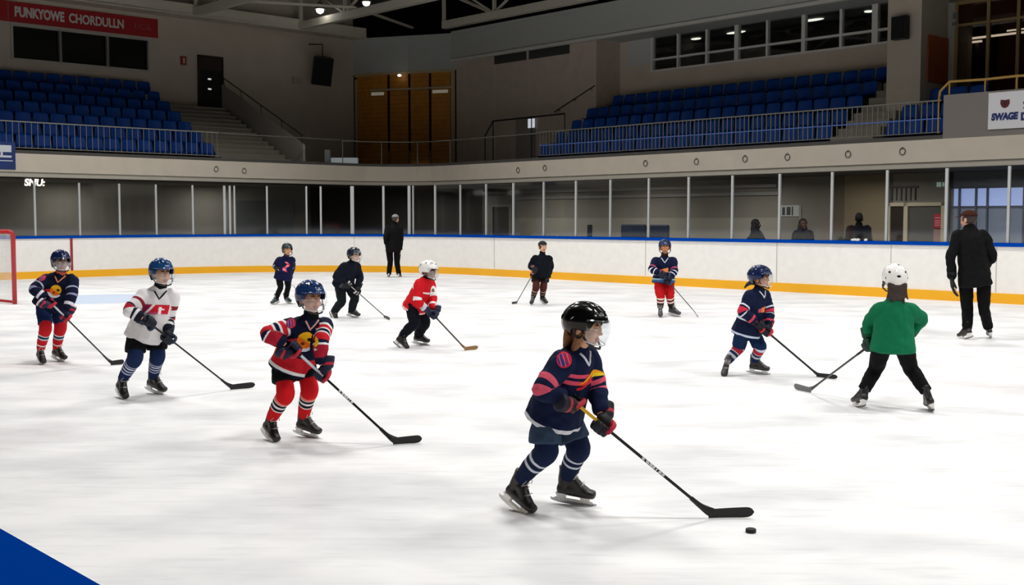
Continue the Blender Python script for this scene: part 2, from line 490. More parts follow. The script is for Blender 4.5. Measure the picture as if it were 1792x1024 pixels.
# ---------------------------------------------------------------- skates: meshes made once per size and colour, then shared
SK = {}
def skate_meshes(col, lace, holder):
    key = (col, lace, holder)
    if key in SK: return SK[key]
    S = Solid(); c = lin(col)
    Y = V((0, 1, 0))
    S.loft([(-.085, 0, .085), (-.04, 0, .083), (.02, 0, .082), (.07, 0, .078), (.112, 0, .076)], [(.031, .032), (.033, .034), (.036, .034), (.040, .030), (.034, .026)], side=Y, n=20, col=c)
    S.loft([(-.058, 0, .09), (-.062, 0, .14), (-.056, 0, .18), (-.052, 0, .212)], [(.031, .036), (.031, .037), (.034, .041), (.038, .047)], side=Y, n=20, col=c, cap=.15)
    S.loft([(-.02, 0, .14), (.03, 0, .105), (.07, 0, .09)], [(.03, .04), (.034, .032), (.034, .024)], side=Y, n=18, col=c)
    S.loft([(-.022, 0, .18), (-.010, 0, .228)], [(.026, .011), (.027, .009)], side=Y, n=16, col=c, cap=.3)
    ob = S.fuse('skate', None, None, voxel=.0075, smooth=2, attrs=False)
    boot = ob.data; bpy.data.objects.remove(ob)
    boot.materials.clear(); boot.materials.append(mat('skate leather ' + col, col, .42, bump=.15, bscale=60, var=.25, vscale=25))
    L = MB()
    for i in range(6):
        z = .125 + i * .017; x = .018 - i * .0085 + .008
        if i == 0: x, z = .052, .121
        w = .026
        L.tube([(x - .012, -w, z - .004), (x + .004, 0, z + .012), (x - .012, w, z - .004)], .0036, 6)
        if i < 5: L.tube([(x - .010, -w * .9, z), (x - .004, w * .9, z + .018)], .003, 6)
    L.tube([(-.008, 0, .205), (.008, .02, .206), (.012, .03, .19), (.008, .034, .175)], .0026, 6)
    L.tube([(-.008, 0, .205), (.010, -.016, .207), (.014, -.03, .192), (.006, -.036, .17)], .0026, 6)
    lace_me = L.mesh('laces', True); lace_me.materials.append(mat('laces ' + lace, lace, .8))
    H = MB()
    for x0, x1, t0, t1 in ((-.105, -.04, -.088, -.05), (.035, .10, .05, .082)):
        H.hexa([(x0 + .012, -.009, .026), (x1 - .008, -.009, .026), (x1 - .008, .009, .026), (x0 + .012, .009, .026),
                (x0, -.024, .062), (x1, -.024, .062), (x1, .024, .062), (x0, .024, .062)])
    H.box(-.112, .112, -.0065, .0065, .018, .032)
    hold = H.mesh('blade_holder', False, bevel=.003); hold.materials.append(mat('holder ' + holder, holder, .35))
    Bm = MB(); out = []
    for i in range(9):
        t = i / 8; out.append((-.132 + .264 * t, -.002, .0 + .010 * abs(2 * t - 1) ** 4))
    out += [(.138, -.002, .024), (-.138, -.002, .024)]
    Bm.prism(out, (0, .004, 0)); blade = Bm.mesh('blade', False); blade.materials.append(mat('steel blade', 'b9bcc0', .22, metal=1.0))
    SK[key] = (boot, lace_me, hold, blade)
    return SK[key]
def skate(parent, base, ankle, yaw, k, col='1b1a19', lace='b9b6b0', holder='e6e4e0', pitch=0.0):
    boot, la, ho, bl = skate_meshes(col, lace, holder)
    d = V((math.sin(yaw), -math.cos(yaw), 0))
    U = (ankle - base + d * (.05 * k)).normalized(); d = (d - U * d.dot(U)).normalized()
    if pitch:
        q = Matrix.Rotation(pitch, 3, U.cross(d)); d = q @ d; U = q @ U
    y = U.cross(d)
    M = Matrix((d, y, U)).transposed().to_4x4(); M.translation = base
    M = M @ Matrix.Diagonal((k, k, k, 1))
    o = link('skate', boot, parent); o.matrix_local = M
    for nm, me in (('laces', la), ('blade_holder', ho), ('blade', bl)):
        link(nm, me, o)
    return o
# ---------------------------------------------------------------- gripping and relaxed hands
def grip_hand(S, H, g, wd, k, cols, flip=1, glove=True, inner=False):
    """five fingers closed round the stick at H; g = stick direction, wd = from hand to elbow"""
    g = g.normalized(); n_ = (wd - g * wd.dot(g)); n_.normalize(); c = g.cross(n_) * flip
    q = (1.14 if glove or inner else .85) * k; th = .55 if inner else 1.0
    main, pad, fin, cuff = cols
    S.ell(H + n_ * (.036 * q), (g, n_, c), (.046 * q * th, .036 * q * th, .030 * q * th), main)
    if not inner: S.ell(H + n_ * (.034 * q) + c * (.020 * q), (g, n_, c), (.040 * q, .028 * q, .018 * q), pad)
    ln = [.92, 1.0, .97, .82]
    for i in range(4):
        o = H + g * ((i - 1.5) * .0215 * q); l = ln[i]
        S.loft([o + n_ * (.024 * q) + c * (.036 * q), o - n_ * (.006 * q) + c * (.040 * q * l), o - n_ * (.032 * q * l) + c * (.020 * q), o - n_ * (.034 * q * l) - c * (.006 * q), o - n_ * (.016 * q) - c * (.022 * q)],
               [.0128 * q * th, .0125 * q * th, .0118 * q * th, .0108 * q * th, .009 * q * th], n=10, sub=3, col=fin if i % 2 else main)
    o = H + g * (.040 * q)
    S.loft([H + n_ * (.045 * q) - c * (.012 * q) + g * (.028 * q), o + n_ * (.014 * q) - c * (.034 * q), o - n_ * (.014 * q) - c * (.032 * q), o - n_ * (.032 * q) - c * (.012 * q)],
           [.0145 * q * th, .0138 * q * th, .012 * q * th, .010 * q * th], n=10, sub=3, col=pad)
    if glove:
        w = wd.normalized(); s0 = H + n_ * (.062 * q)
        S.loft([s0, s0 + w * (.035 * q), s0 + w * (.07 * q)], [.034 * q, .041 * q, .046 * q], n=16, col=main, cols=[(.30, .50, pad), (.50, .78, main), (.78, 1.0, cuff)], cap=.2)
def hang_hand(S, H, d, back, k, col, glove=False):
    """relaxed hand hanging along d, slightly curled; back = direction the back of the hand faces"""
    d = d.normalized(); b = (back - d * back.dot(d)).normalized(); s_ = d.cross(b)
    q = k * (1.2 if glove else 1.0)
    S.loft([H - d * (.02 * q), H + d * (.03 * q), H + d * (.07 * q)], [(.026 * q, .018 * q), (.036 * q, .017 * q), (.037 * q, .014 * q)], side=s_, n=14, col=col)
    for i, l in enumerate((.062, .072, .067, .052)):
        o = H + d * (.075 * q) + s_ * ((i - 1.5) * .019 * q)
        S.loft([o, o + d * (l * .45 * q) - b * (.008 * q), o + d * (l * .8 * q) - b * (.022 * q), o + d * (l * q) - b * (.036 * q)], [.0092 * q, .0088 * q, .008 * q, .007 * q], n=8, sub=2, col=col)
    o = H + d * (.01 * q) - s_ * (.03 * q)
    S.loft([o, o + d * (.03 * q) - s_ * (.018 * q) - b * (.01 * q), o + d * (.06 * q) - s_ * (.02 * q) - b * (.022 * q)], [.0115 * q, .0105 * q, .0085 * q], n=8, sub=2, col=col)
# ---------------------------------------------------------------- decals pressed on to cloth
def decal(name, target, parent, origin, right, up, dirn, w, h, fn, n=44, off=.003):
    me = target.data; bvh = BVHTree.FromPolygons([v.co for v in me.vertices], [p.vertices for p in me.polygons])
    vid = {}; vs = []; fs = []; cs = []
    def vert(i, j):
        if (i, j) in vid: return vid[(i, j)]
        p = origin + right * ((i / n - .5) * w) + up * ((j / n - .5) * h)
        hit = bvh.ray_cast(p - dirn * .6, dirn, 1.0)
        r_ = None
        if hit[0] is not None:
            vs.append(hit[0] - dirn * off); r_ = len(vs) - 1
        vid[(i, j)] = r_
        return r_
    for i in range(n):
        for j in range(n):
            c = fn((i + .5) / n * 2 - 1, (j + .5) / n * 2 - 1)
            if c is None: continue
            q = [vert(i, j), vert(i + 1, j), vert(i + 1, j + 1), vert(i, j + 1)]
            if None in q: continue
            ps = [vs[k] for k in q]
            if max((ps[a] - ps[b]).length for a, b in ((0, 2), (1, 3))) > .05: continue
            fs.append(q); cs.append(c)
    if not fs: return None
    m2 = bpy.data.meshes.new(name); m2.from_pydata([tuple(v) for v in vs], [], fs)
    ca = m2.color_attributes.new('Col', 'FLOAT_COLOR', 'CORNER'); arr = []
    for c in cs: arr += list(lin(c) + (1,)) * 4
    ca.data.foreach_set('color', arr)
    m2.polygons.foreach_set('use_smooth', [True] * len(fs))
    return link(name, m2, parent, vcol_mat('printed cloth', .8, .15))
def flame(u, v):     # yellow and orange crest with a red tail and white edge
    if (u - .22) ** 2 / .36 + (v - .12) ** 2 / .62 < 1:
        if (u - .45) ** 2 + (v - .25) ** 2 < .03: return '2a1a18'
        if (u - .1) ** 2 + (v + .25) ** 2 < .02: return '7a2a14'
        if v > .15 - .5 * u: return 'f2b418'
        return 'f07a1c'
    if -.95 < u < .2 and abs(v + .05 - .25 * u) < .34 * (1 + u) + .06: return 'd42a3a'
    if (u - .15) ** 2 / .62 + (v + .08) ** 2 / .85 < 1 and v < -.35: return 'e8ecf4'
    return None
def flame2(u, v):    # looser orange swoosh
    d = math.sin(u * 2.6 + .6) * .35
    if abs(v - d) < .34 * (1 - u * u) + .02:
        return 'f2a01c' if (v - d) > .02 else ('e8402c' if u < .1 else 'f6d22c')
    if u < -.05 and abs(v - d + .42) < .12: return 'cf2436'
    return None
def redshape(u, v):
    if abs(u) < .95 and -.7 * (1 - .3 * u) < v < .55 + .2 * u:
        if abs((u + .45) - v * .35) < .09: return 'f4f0f0'
        if abs((u - .25)) < .10 and v < .3: return 'f4f0f0'
        if abs(v - .05) < .1 and .1 < u < .6: return 'f4f0f0'
        if u < -.55: return '8a1f4a'
        return 'cf1f33' if v > -.45 else 'd44a7a'
    return None
def pinkshape(u, v):
    d = .45 * math.sin(v * 4)
    if abs(u - d) < .38 and abs(v) < .92: return 'f08a92' if math.sin(9 * v) > -.2 else 'd43a55'
    if v < -.2 and abs(u + .3) < .5 and v > -.8: return '7a4ac0'
    return None
def orangeshape(u, v):
    if abs(u) < .9 and -.5 < v < .5 + .35 * u: return 'e98a4a' if u > -.2 else 'c4506a'
    return None
def whiteshape(u, v):
    if u * u + v * v * .8 < .8:
        return '7a6a66' if abs(u + .1) < .3 and abs(v) < .35 else 'efe9e6'
    return None
def badge(u, v):
    q = u * u + v * v
    if q > 1: return None
    if q > .72: return 'c8243c'
    if abs(math.sin(u * 5 + v * 3)) < .35: return 'd06a8a'
    return 'a02444' if (u + v * .6 + .3 * math.sin(v * 7)) > 0 else '3a3470'
EMB = dict(flame=flame, flame2=flame2, red=redshape, pink=pinkshape, orange=orangeshape, white=whiteshape, badge=badge)
# ============================================================ skaters
def solve_joint(S, E, L1, L2, ppx, y0, bias, lo=-.45, hi=.45):
    """the joint lies on the sight line ppx; choose its distance so both bones keep their length"""
    best = None
    for i in range(91):
        d = lo + (hi - lo) * i / 90
        j = at_depth(ppx[0], ppx[1], y0 + d)
        e = (abs((j - S).length - L1)) ** 2 + (abs((j - E).length - L2)) ** 2 - .02 * (j - S).dot(bias)
        if best is None or e < best[0]: best = (e, j)
    return best[1]
def yawv(a): return V((math.sin(math.radians(a)), -math.cos(math.radians(a)), 0))
BR = mat('cloth plain', '101014', .85)
def cloth(name, col, rough=.85, bump=.3, spec=.12):
    return mat(name, col, rough, spec=spec, bump=bump, bscale=30)
def skater(sp):
    k = sp.get('k', 1.0)
    fx, fy = sp['root']                      # ground pixel under the body
    R0 = ground(fx, fy); y0 = R0.y
    J = lambda p, d=0.0: at_depth(p[0], p[1], y0 + d)
    Fd = yawv(sp['yaw']); Rt = Fd.cross(V((0, 0, 1)))
    P = J(sp['pelvis'], sp.get('dp', 0)); N0 = J(sp['neck'], sp.get('dp', 0))
    dx = N0.x - P.x; sy = math.sin(math.radians(sp['yaw']))
    dN = sp.get('dn')
    if dN is None:
        dN = -dx * math.cos(math.radians(sp['yaw'])) / sy if abs(sy) > .35 else 0
        dN = max(-.16, min(.16, dN))
    N = J(sp['neck'], sp.get('dp', 0) + dN)
    up = (N - P).normalized(); P = P + up * (.055 * k)
    sw = sp.get('sw', .120) * k; tw = sp.get('tw', 1.0)
    hf = yawv(sp['hyaw']); hr = hf.cross(V((0, 0, 1))); hu = V((0, 0, 1))
    if sp.get('htilt'):
        M = Matrix.Rotation(math.radians(sp['htilt']), 3, hr); hf = M @ hf; hu = M @ hu
    Hc = J(sp['head'], sp.get('dp', 0) + dN - hf.y * 0 + (hf.y * .03))
    hk = sp.get('hk', 1.0) * (1 + (k - 1) * .4)
    SH = {}; sd = sp.get('sdrop', .072) * k
    for s, nm in ((1, 'R'), (-1, 'L')):
        SH[nm] = N - up * sd + Rt * (s * sw) - Fd * (.0)
    # feet
    ft = {}
    for nm in 'RL':
        q = sp['leg' + nm]
        B = ground(*q['base'])
        A = at_depth(q['ankle'][0], q['ankle'][1], B.y + q.get('da', 0))
        ft[nm] = (B, A)
    HP = {'R': P + Rt * (.084 * k), 'L': P - Rt * (.084 * k)}
    Lt = sp.get('Lt', .275) * k; Ls = sp.get('Ls', .255) * k
    KN = {}
    for nm in 'RL':
        q = sp['leg' + nm]; B, A = ft[nm]
        base = (HP[nm].y + A.y) / 2
        KN[nm] = solve_joint(HP[nm], A, Lt, Ls, q['knee'], base, Fd * 2, -sp.get('kd', .10), sp.get('kd', .10))
        if 'dk' in q: KN[nm] = at_depth(q['knee'][0], q['knee'][1], base + q['dk'])
    # stick line
    stk = sp.get('stick'); HD = {}
    if stk:
        T = at_depth(stk['top'][0], stk['top'][1], (P + Fd * (stk.get('fwd', .24) * k)).y + stk.get('dt', 0))
        G = ground(*stk['heel']); TO = ground(*stk['toe'])
        G.z = .035
    for nm in 'RL':
        q = sp['arm' + nm]
        if stk and q.get('grip', True):
            # param on the 3D line whose image is nearest to the hand pixel
            best = None
            for i in range(201):
                t = -.12 + i * .9 / 200; p = T.lerp(G, t); d = p - O
                zc = d.dot(FWD); x = 896 + F * d.x / zc; y = 512 - F * d.dot(UPV) / zc
                e = (x - q['hand'][0]) ** 2 + (y - q['hand'][1]) ** 2
                if best is None or e < best[0]: best = (e, p)
            HD[nm] = best[1]
        else:
            HD[nm] = at_depth(q['hand'][0], q['hand'][1], (P + Fd * (q.get('fwd', .05))).y + q.get('dh', 0))
    EL = {}
    Lu = sp.get('Lu', .20) * k; Lf = sp.get('Lf', .205) * k
    for nm, s in (('R', 1), ('L', -1)):
        q = sp['arm' + nm]
        EL[nm] = solve_joint(SH[nm], HD[nm], Lu, Lf, q['elbow'], (SH[nm].y + HD[nm].y) / 2, Rt * s * 1.5 - Fd * .5, -.3, .3)
        if 'de' in q: EL[nm] = at_depth(q['elbow'][0], q['elbow'][1], (SH[nm].y + HD[nm].y) / 2 + q['de'])
    # everything below is local to the root
    off = V((R0.x, R0.y, 0))
    for D in (SH, KN, HD, EL, HP):
        for n_ in D: D[n_] = D[n_] - off
    for n_ in ft: ft[n_] = (ft[n_][0] - off, ft[n_][1] - off)
    P = P - off; N = N - off; Hc = Hc - off
    vx = sp.get('voxel', .009)
    WR = {}
    for nm in 'RL':
        d = (EL[nm] - HD[nm]).normalized(); grip = stk and sp['arm' + nm].get('grip', True)
        WR[nm] = HD[nm] + d * ((.075 if grip else .02) * k)
    # ---------------- body: one continuous skin
    B_ = Solid(); sk = lin(sp.get('skin', 'd9a07c'))
    mid = P.lerp(N, .5)
    B_.loft([P - up * .025 * k, P, mid, N - up * (.09 * k), N - up * (.02 * k)], [(.085 * k, .06 * k), (.10 * k, .075 * k), (.10 * k, .075 * k), (.125 * k, .08 * k), (.06 * k, .05 * k)], side=Rt, col=sk)
    B_.loft([N - up * (.06 * k), N, Hc - hu * (.05 * hk)], [.042 * k, .038 * k, .042 * k], n=16, col=sk)
    add_head(B_, Hc, hf, hr, hu, hk, lin(sp.get('brow', '4a3020')), sk)
    for nm in 'RL':
        B_.loft([SH[nm] * .7 + (N - up * .08 * k) * .3, SH[nm], SH[nm].lerp(EL[nm], .5), EL[nm], EL[nm].lerp(WR[nm], .5), WR[nm]], [.034 * k, .036 * k, .030 * k, .027 * k, .023 * k, .020 * k], n=14, col=sk)
        A = ft[nm][1]; Bs = ft[nm][0]
        B_.loft([HP[nm] + up * .02 * k, HP[nm].lerp(KN[nm], .5), KN[nm], KN[nm].lerp(A, .5), A], [.050 * k, .044 * k, .032 * k, .026 * k, .020 * k], n=14, col=sk)
        B_.ell(Bs.lerp(A, .72), (V((1, 0, 0)), V((0, 1, 0)), V((0, 0, 1))), (.020 * k, .020 * k, .03 * k), sk)
        if stk and sp['arm' + nm].get('grip', True):
            grip_hand(B_, HD[nm], (G - T), EL[nm] - HD[nm], k, (sk, sk, sk, sk), 1 if nm == 'R' else -1, glove=False, inner=bool(sp.get('gloves')))
        else:
            hang_hand(B_, HD[nm], (HD[nm] - EL[nm]), Rt * (1 if nm == 'R' else -1), k, sk)
    body = B_.fuse('person', vcol_mat('skin', .5, .3), None, voxel=min(vx, .0085), smooth=1)
    body.location = off
    tag(body, sp['label'], 'person', sp.get('group'))
    eyes(body, Hc, hf, hr, hu, hk)
    # ---------------- jersey
    j = Solid(); hem = P - up * ((sp.get('hem', .0) + .055) * k)
    ww = tw
    if sp.get('hemto') is not None: hem = at_depth(sp['hemto'][0], sp['hemto'][1], off.y + P.y) - off
    rs = [(.182 * k * ww, .155 * k * ww), (.168 * k * ww, .140 * k * ww), (.158 * k * ww, .122 * k * ww), (.150 * k * ww, .108 * k), (.128 * k, .09 * k), (.078 * k, .066 * k), (.05 * k, .048 * k)]
    if sp.get('flare'): rs[0] = (rs[0][0] * sp['flare'], rs[0][1] * sp['flare'])
    pl = [hem, hem.lerp(N, .22), hem.lerp(N, .45), hem.lerp(N, .68), hem.lerp(N, .86), N - up * (.015 * k), N + up * (.022 * k)]
    j.loft(pl, rs, side=Rt, n=36, sub=5, tt=(0, 1), cap=.12)
    aw = sp.get('aw', 1.0)
    for nm, s in (('R', 1), ('L', -1)):
        S0 = SH[nm] - Rt * (s * .05 * k) - up * (.01 * k)
        endp = WR[nm] + (EL[nm] - WR[nm]).normalized() * (.015 if stk else -.0)
        j.loft([S0, SH[nm], SH[nm].lerp(EL[nm], .5), EL[nm], EL[nm].lerp(endp, .5), endp], [.058 * k * aw, .066 * k * aw, .062 * k * aw, .055 * k * aw, .050 * k * aw, .046 * k * aw], n=20, ta=(.0, 1), cap=.35)
    jo = j.fuse(sp.get('topname', 'jersey'), sp['jersey'], body, voxel=vx, smooth=3, wrinkle=.0075 * k, wsc=9 / k, seed=fx)
    if sp.get('vneck'):
        bv = BVHTree.FromPolygons([v.co for v in jo.data.vertices], [p.vertices for p in jo.data.polygons])
        pts = []
        for i in range(-8, 9):
            t = i / 8; a = t * 2.2
            if abs(t) < .62:
                p0 = N + Rt * (t * .105 * k) + up * ((-.095 + .15 * abs(t)) * k)
                h_ = bv.ray_cast(p0 + Fd * .5, -Fd, 1.0)
                if h_[0] is not None: pts.append(h_[0] + Fd * .003)
        if len(pts) > 3:
            c_ = MB(); c_.tube(pts, .0065 * k, 8); c_.build('collar', cloth('collar ' + sp['vneck'], sp['vneck']), jo, smooth=True)
    for e in sp.get('emb', ()):
        kind, cu_, cv_, w_, h_, ang = e
        dv = -yawv(sp['yaw'] + ang) ; r_ = dv.cross(V((0, 0, 1))); u_ = up
        r_ = (r_ - u_ * r_.dot(u_)).normalized()
        o_ = hem.lerp(N, cv_) + r_ * (cu_ * k)
        if kind == 'badge': o_ = SH['R' if cu_ < 0 else 'L'] + up * (.0) + V((0, 0, cv_))
        decal('emblem', jo, jo, o_, r_, u_, dv, w_ * k, h_ * k, EMB[kind], off=.004)
    # ---------------- neck guard
    if sp.get('guard', True):
        g_ = Solid(); g_.loft([N + up * (.0), N.lerp(Hc - hu * .07 * hk, .75)], [(.058 * k, .055 * k), (.052 * k, .052 * k)], side=Rt, col=lin(sp.get('guardc', '0c0c10')), cap=.3)
        g_.fuse('neck_guard', cloth('neck guard ' + sp.get('guardc', '0c0c10'), sp.get('guardc', '0c0c10')), body, voxel=.008, smooth=1, attrs=False)
    # ---------------- shorts or trousers, socks
    sh = Solid(); full = sp.get('full', False); lw = sp.get('lw', 1.0)
    sh.loft([P + up * (.05 * k), P, P - up * (.065 * k)], [(.125 * k * lw, .095 * k * lw), (.135 * k * lw, .105 * k * lw), (.125 * k * lw, .095 * k * lw)], side=Rt, n=28, cap=.2)
    e = sp.get('short', .72)
    for nm in 'RL':
        A = ft[nm][1]; Bs = ft[nm][0]
        if full:
            sh.loft([HP[nm] + up * (.02 * k), HP[nm].lerp(KN[nm], .5), KN[nm], KN[nm].lerp(A, .5), A.lerp(Bs, sp.get('cuff', .12))], [.086 * k * lw, .078 * k * lw, .066 * k * lw, .062 * k * lw, .054 * k * lw], side=Rt, n=20, cap=.15, tt=(0, 1))
        else:
            sh.loft([HP[nm] + up * (.02 * k), HP[nm].lerp(KN[nm], e * .5), HP[nm].lerp(KN[nm], e)], [.074 * k * lw, (.084 if e < .84 else .078) * k * lw, (.089 if e < .84 else .076) * k * lw], side=Rt, n=20, cap=.1, tt=(0, 1))
    sh.fuse('trousers' if full else 'shorts', sp['pants'], body, voxel=vx, smooth=3, wrinkle=.005 * k, wsc=10 / k, seed=fx + 3, attrs=False)
    if not full:
        for nm in 'RL':
            A = ft[nm][1]; Bs = ft[nm][0]; so = Solid()
            sf = (Fd * .012 * k)
            so.loft([HP[nm].lerp(KN[nm], e * .6), KN[nm] + sf, KN[nm].lerp(A, .3) + sf, KN[nm].lerp(A, .65) + sf * .5, A.lerp(Bs, .05)], [.060 * k, .068 * k, .060 * k, .054 * k, .043 * k], side=Rt, n=20, cap=.2, tt=(0, 1), sub=8)
            so.fuse('sock', sp['socks'], body, voxel=min(vx, .009), smooth=2, wrinkle=.002 * k, wsc=14, seed=fx)
    # ---------------- gloves
    gl = sp.get('gloves')
    if gl:
        cs = tuple(lin(x) for x in gl)
        for nm in 'RL':
            if sp['arm' + nm].get('bare'): continue
            g2 = Solid()
            if stk and sp['arm' + nm].get('grip', True):
                grip_hand(g2, HD[nm], (G - T), EL[nm] - HD[nm], k, cs, 1 if nm == 'R' else -1)
            else:
                hang_hand(g2, HD[nm], (HD[nm] - EL[nm]), Rt * (1 if nm == 'R' else -1), k, cs[0], glove=True)
                w_ = (EL[nm] - HD[nm]).normalized()
                g2.loft([HD[nm], HD[nm] + w_ * .07 * k], [.034 * k, .046 * k], n=14, col=cs[3], cap=.2)
            g2.fuse('glove', vcol_mat('glove leather', .6, .3, .15), body, voxel=min(vx, .0065), smooth=1)
    # ---------------- skates
    for nm in 'RL':
        q = sp['leg' + nm]; Bs, A = ft[nm]
        skate(body, Bs, A, math.radians(q['yaw']), sp.get('sk', 1.0) * k, sp.get('boot', '1b1a19'), sp.get('lace', 'b9b6b0'), sp.get('holder', 'e6e4e0'), math.radians(q.get('pitch', 0)))
    # ---------------- head gear
    hl = sp.get('helmet')
    if hl:
        helmet(body, Hc, hf, hr, hu, hk * 1.04, hl[0], hl[1], sp.get('spots', False), sp.get('visor', True), sp.get('two'))
    if sp.get('hair'):
        kind, hc = sp['hair']; h_ = Solid(); c = lin(hc)
        if kind == 'long':
            b = Hc - hf * (.07 * hk) - hu * (.035 * hk)
            h_.loft([b, b - hu * (.05 * hk) - hf * .01, b - hu * (.11 * hk) - hf * .012, b - hu * (.15 * hk) - hf * .005], [(.075 * hk, .04 * hk), (.078 * hk, .045 * hk), (.07 * hk, .036 * hk), (.03 * hk, .015 * hk)], side=hr, n=20, col=c)
            for i in range(7):
                o = b + hr * ((i - 3) * .022 * hk) - hf * (.02)
                h_.loft([o, o - hu * .07 * hk - hf * .012, o - hu * (.13 + .02 * (i % 3)) * hk - hf * .006 + hr * .008 * (i - 3)], [.018 * hk, .016 * hk, .006 * hk], n=8, col=c)
        if kind == 'side':
            for s in (-1, 1):
                o = Hc + hr * (s * .062 * hk) + hf * (.005 * hk) - hu * (.03 * hk)
                h_.loft([o, o - hu * .06 * hk - hf * .02, o - hu * .12 * hk - hf * .045], [.022 * hk, .026 * hk, .012 * hk], n=10, col=c)
            b = Hc - hf * (.085 * hk) - hu * (.03 * hk)
            h_.loft([b, b - hu * (.05 * hk), b - hu * (.10 * hk) - hf * .01], [(.07 * hk, .025 * hk), (.07 * hk, .028 * hk), (.04 * hk, .02 * hk)], side=hr, n=18, col=c)
        if kind == 'tail':
            b = Hc - hf * (.095 * hk) - hu * (.055 * hk)
            h_.loft([b + hf * .03, b, b - hf * .04 * hk - hu * (.02 * hk), b - hf * (.075 * hk) - hu * (.06 * hk)], [.03 * hk, .026 * hk, .02 * hk, .008 * hk], n=12, col=c)
        if kind in ('short', 'cap', 'beanie'):
            h_.ell(Hc - hf * .014 * hk + hu * .012 * hk, (hr, hf, hu), (.078 * hk, .09 * hk, .088 * hk), c)
        h_.fuse('hair', mat('hair ' + hc, hc, .55, bump=.5, bscale=120, var=.35, vscale=60), body, voxel=.006, smooth=1, attrs=False)
    if sp.get('cap'):
        c = sp['cap']; m_ = cloth('cap ' + c, c); hh = MB(); vs = []; n1, n2 = 8, 28
        for i in range(n1 + 1):
            th = max(.03, 1.42 * i / n1)
            for q_ in range(n2):
                ph = 2 * PI * q_ / n2
                vs.append(Hc + hr * (.089 * hk * math.sin(th) * math.sin(ph)) + hf * (.102 * hk * math.sin(th) * math.cos(ph) - .006) + hu * (.022 * hk + .088 * hk * math.cos(th)))
        fs = [(i * n2 + q_, i * n2 + (q_ + 1) % n2, (i + 1) * n2 + (q_ + 1) % n2, (i + 1) * n2 + q_) for i in range(n1) for q_ in range(n2)]
        fs.append(tuple(range(n2))); fs.append(tuple(n1 * n2 + q_ for q_ in range(n2)))
        hh.add(vs, fs)
        co = hh.build('cap', m_, body, smooth=True)
        if sp.get('brim', True):
            br = MB(); ov = []
            for lay in (0, -.004):
                for q_ in range(13):
                    ph = -1.0 + 2.0 * q_ / 12
                    for rr in (.09, .16 - .03 * abs(ph)):
                        ov.append(Hc + hr * (rr * hk * math.sin(ph)) + hf * ((rr + .008) * hk * math.cos(ph)) + hu * ((.034 - (.012 if rr > .1 else 0)) * hk + lay))
            ff = []
            for q_ in range(12):
                a = q_ * 2; ff += [(a, a + 1, a + 3, a + 2), (26 + a + 2, 26 + a + 3, 26 + a + 1, 26 + a), (a + 1, 27 + a, 29 + a, a + 3)]
            br.add(ov, ff); br.build('cap_brim', m_, co, smooth=False)
    # ---------------- the stick, a thing of its own
    if stk:
        make_stick(T, G, TO, stk, k, sp)
    return body
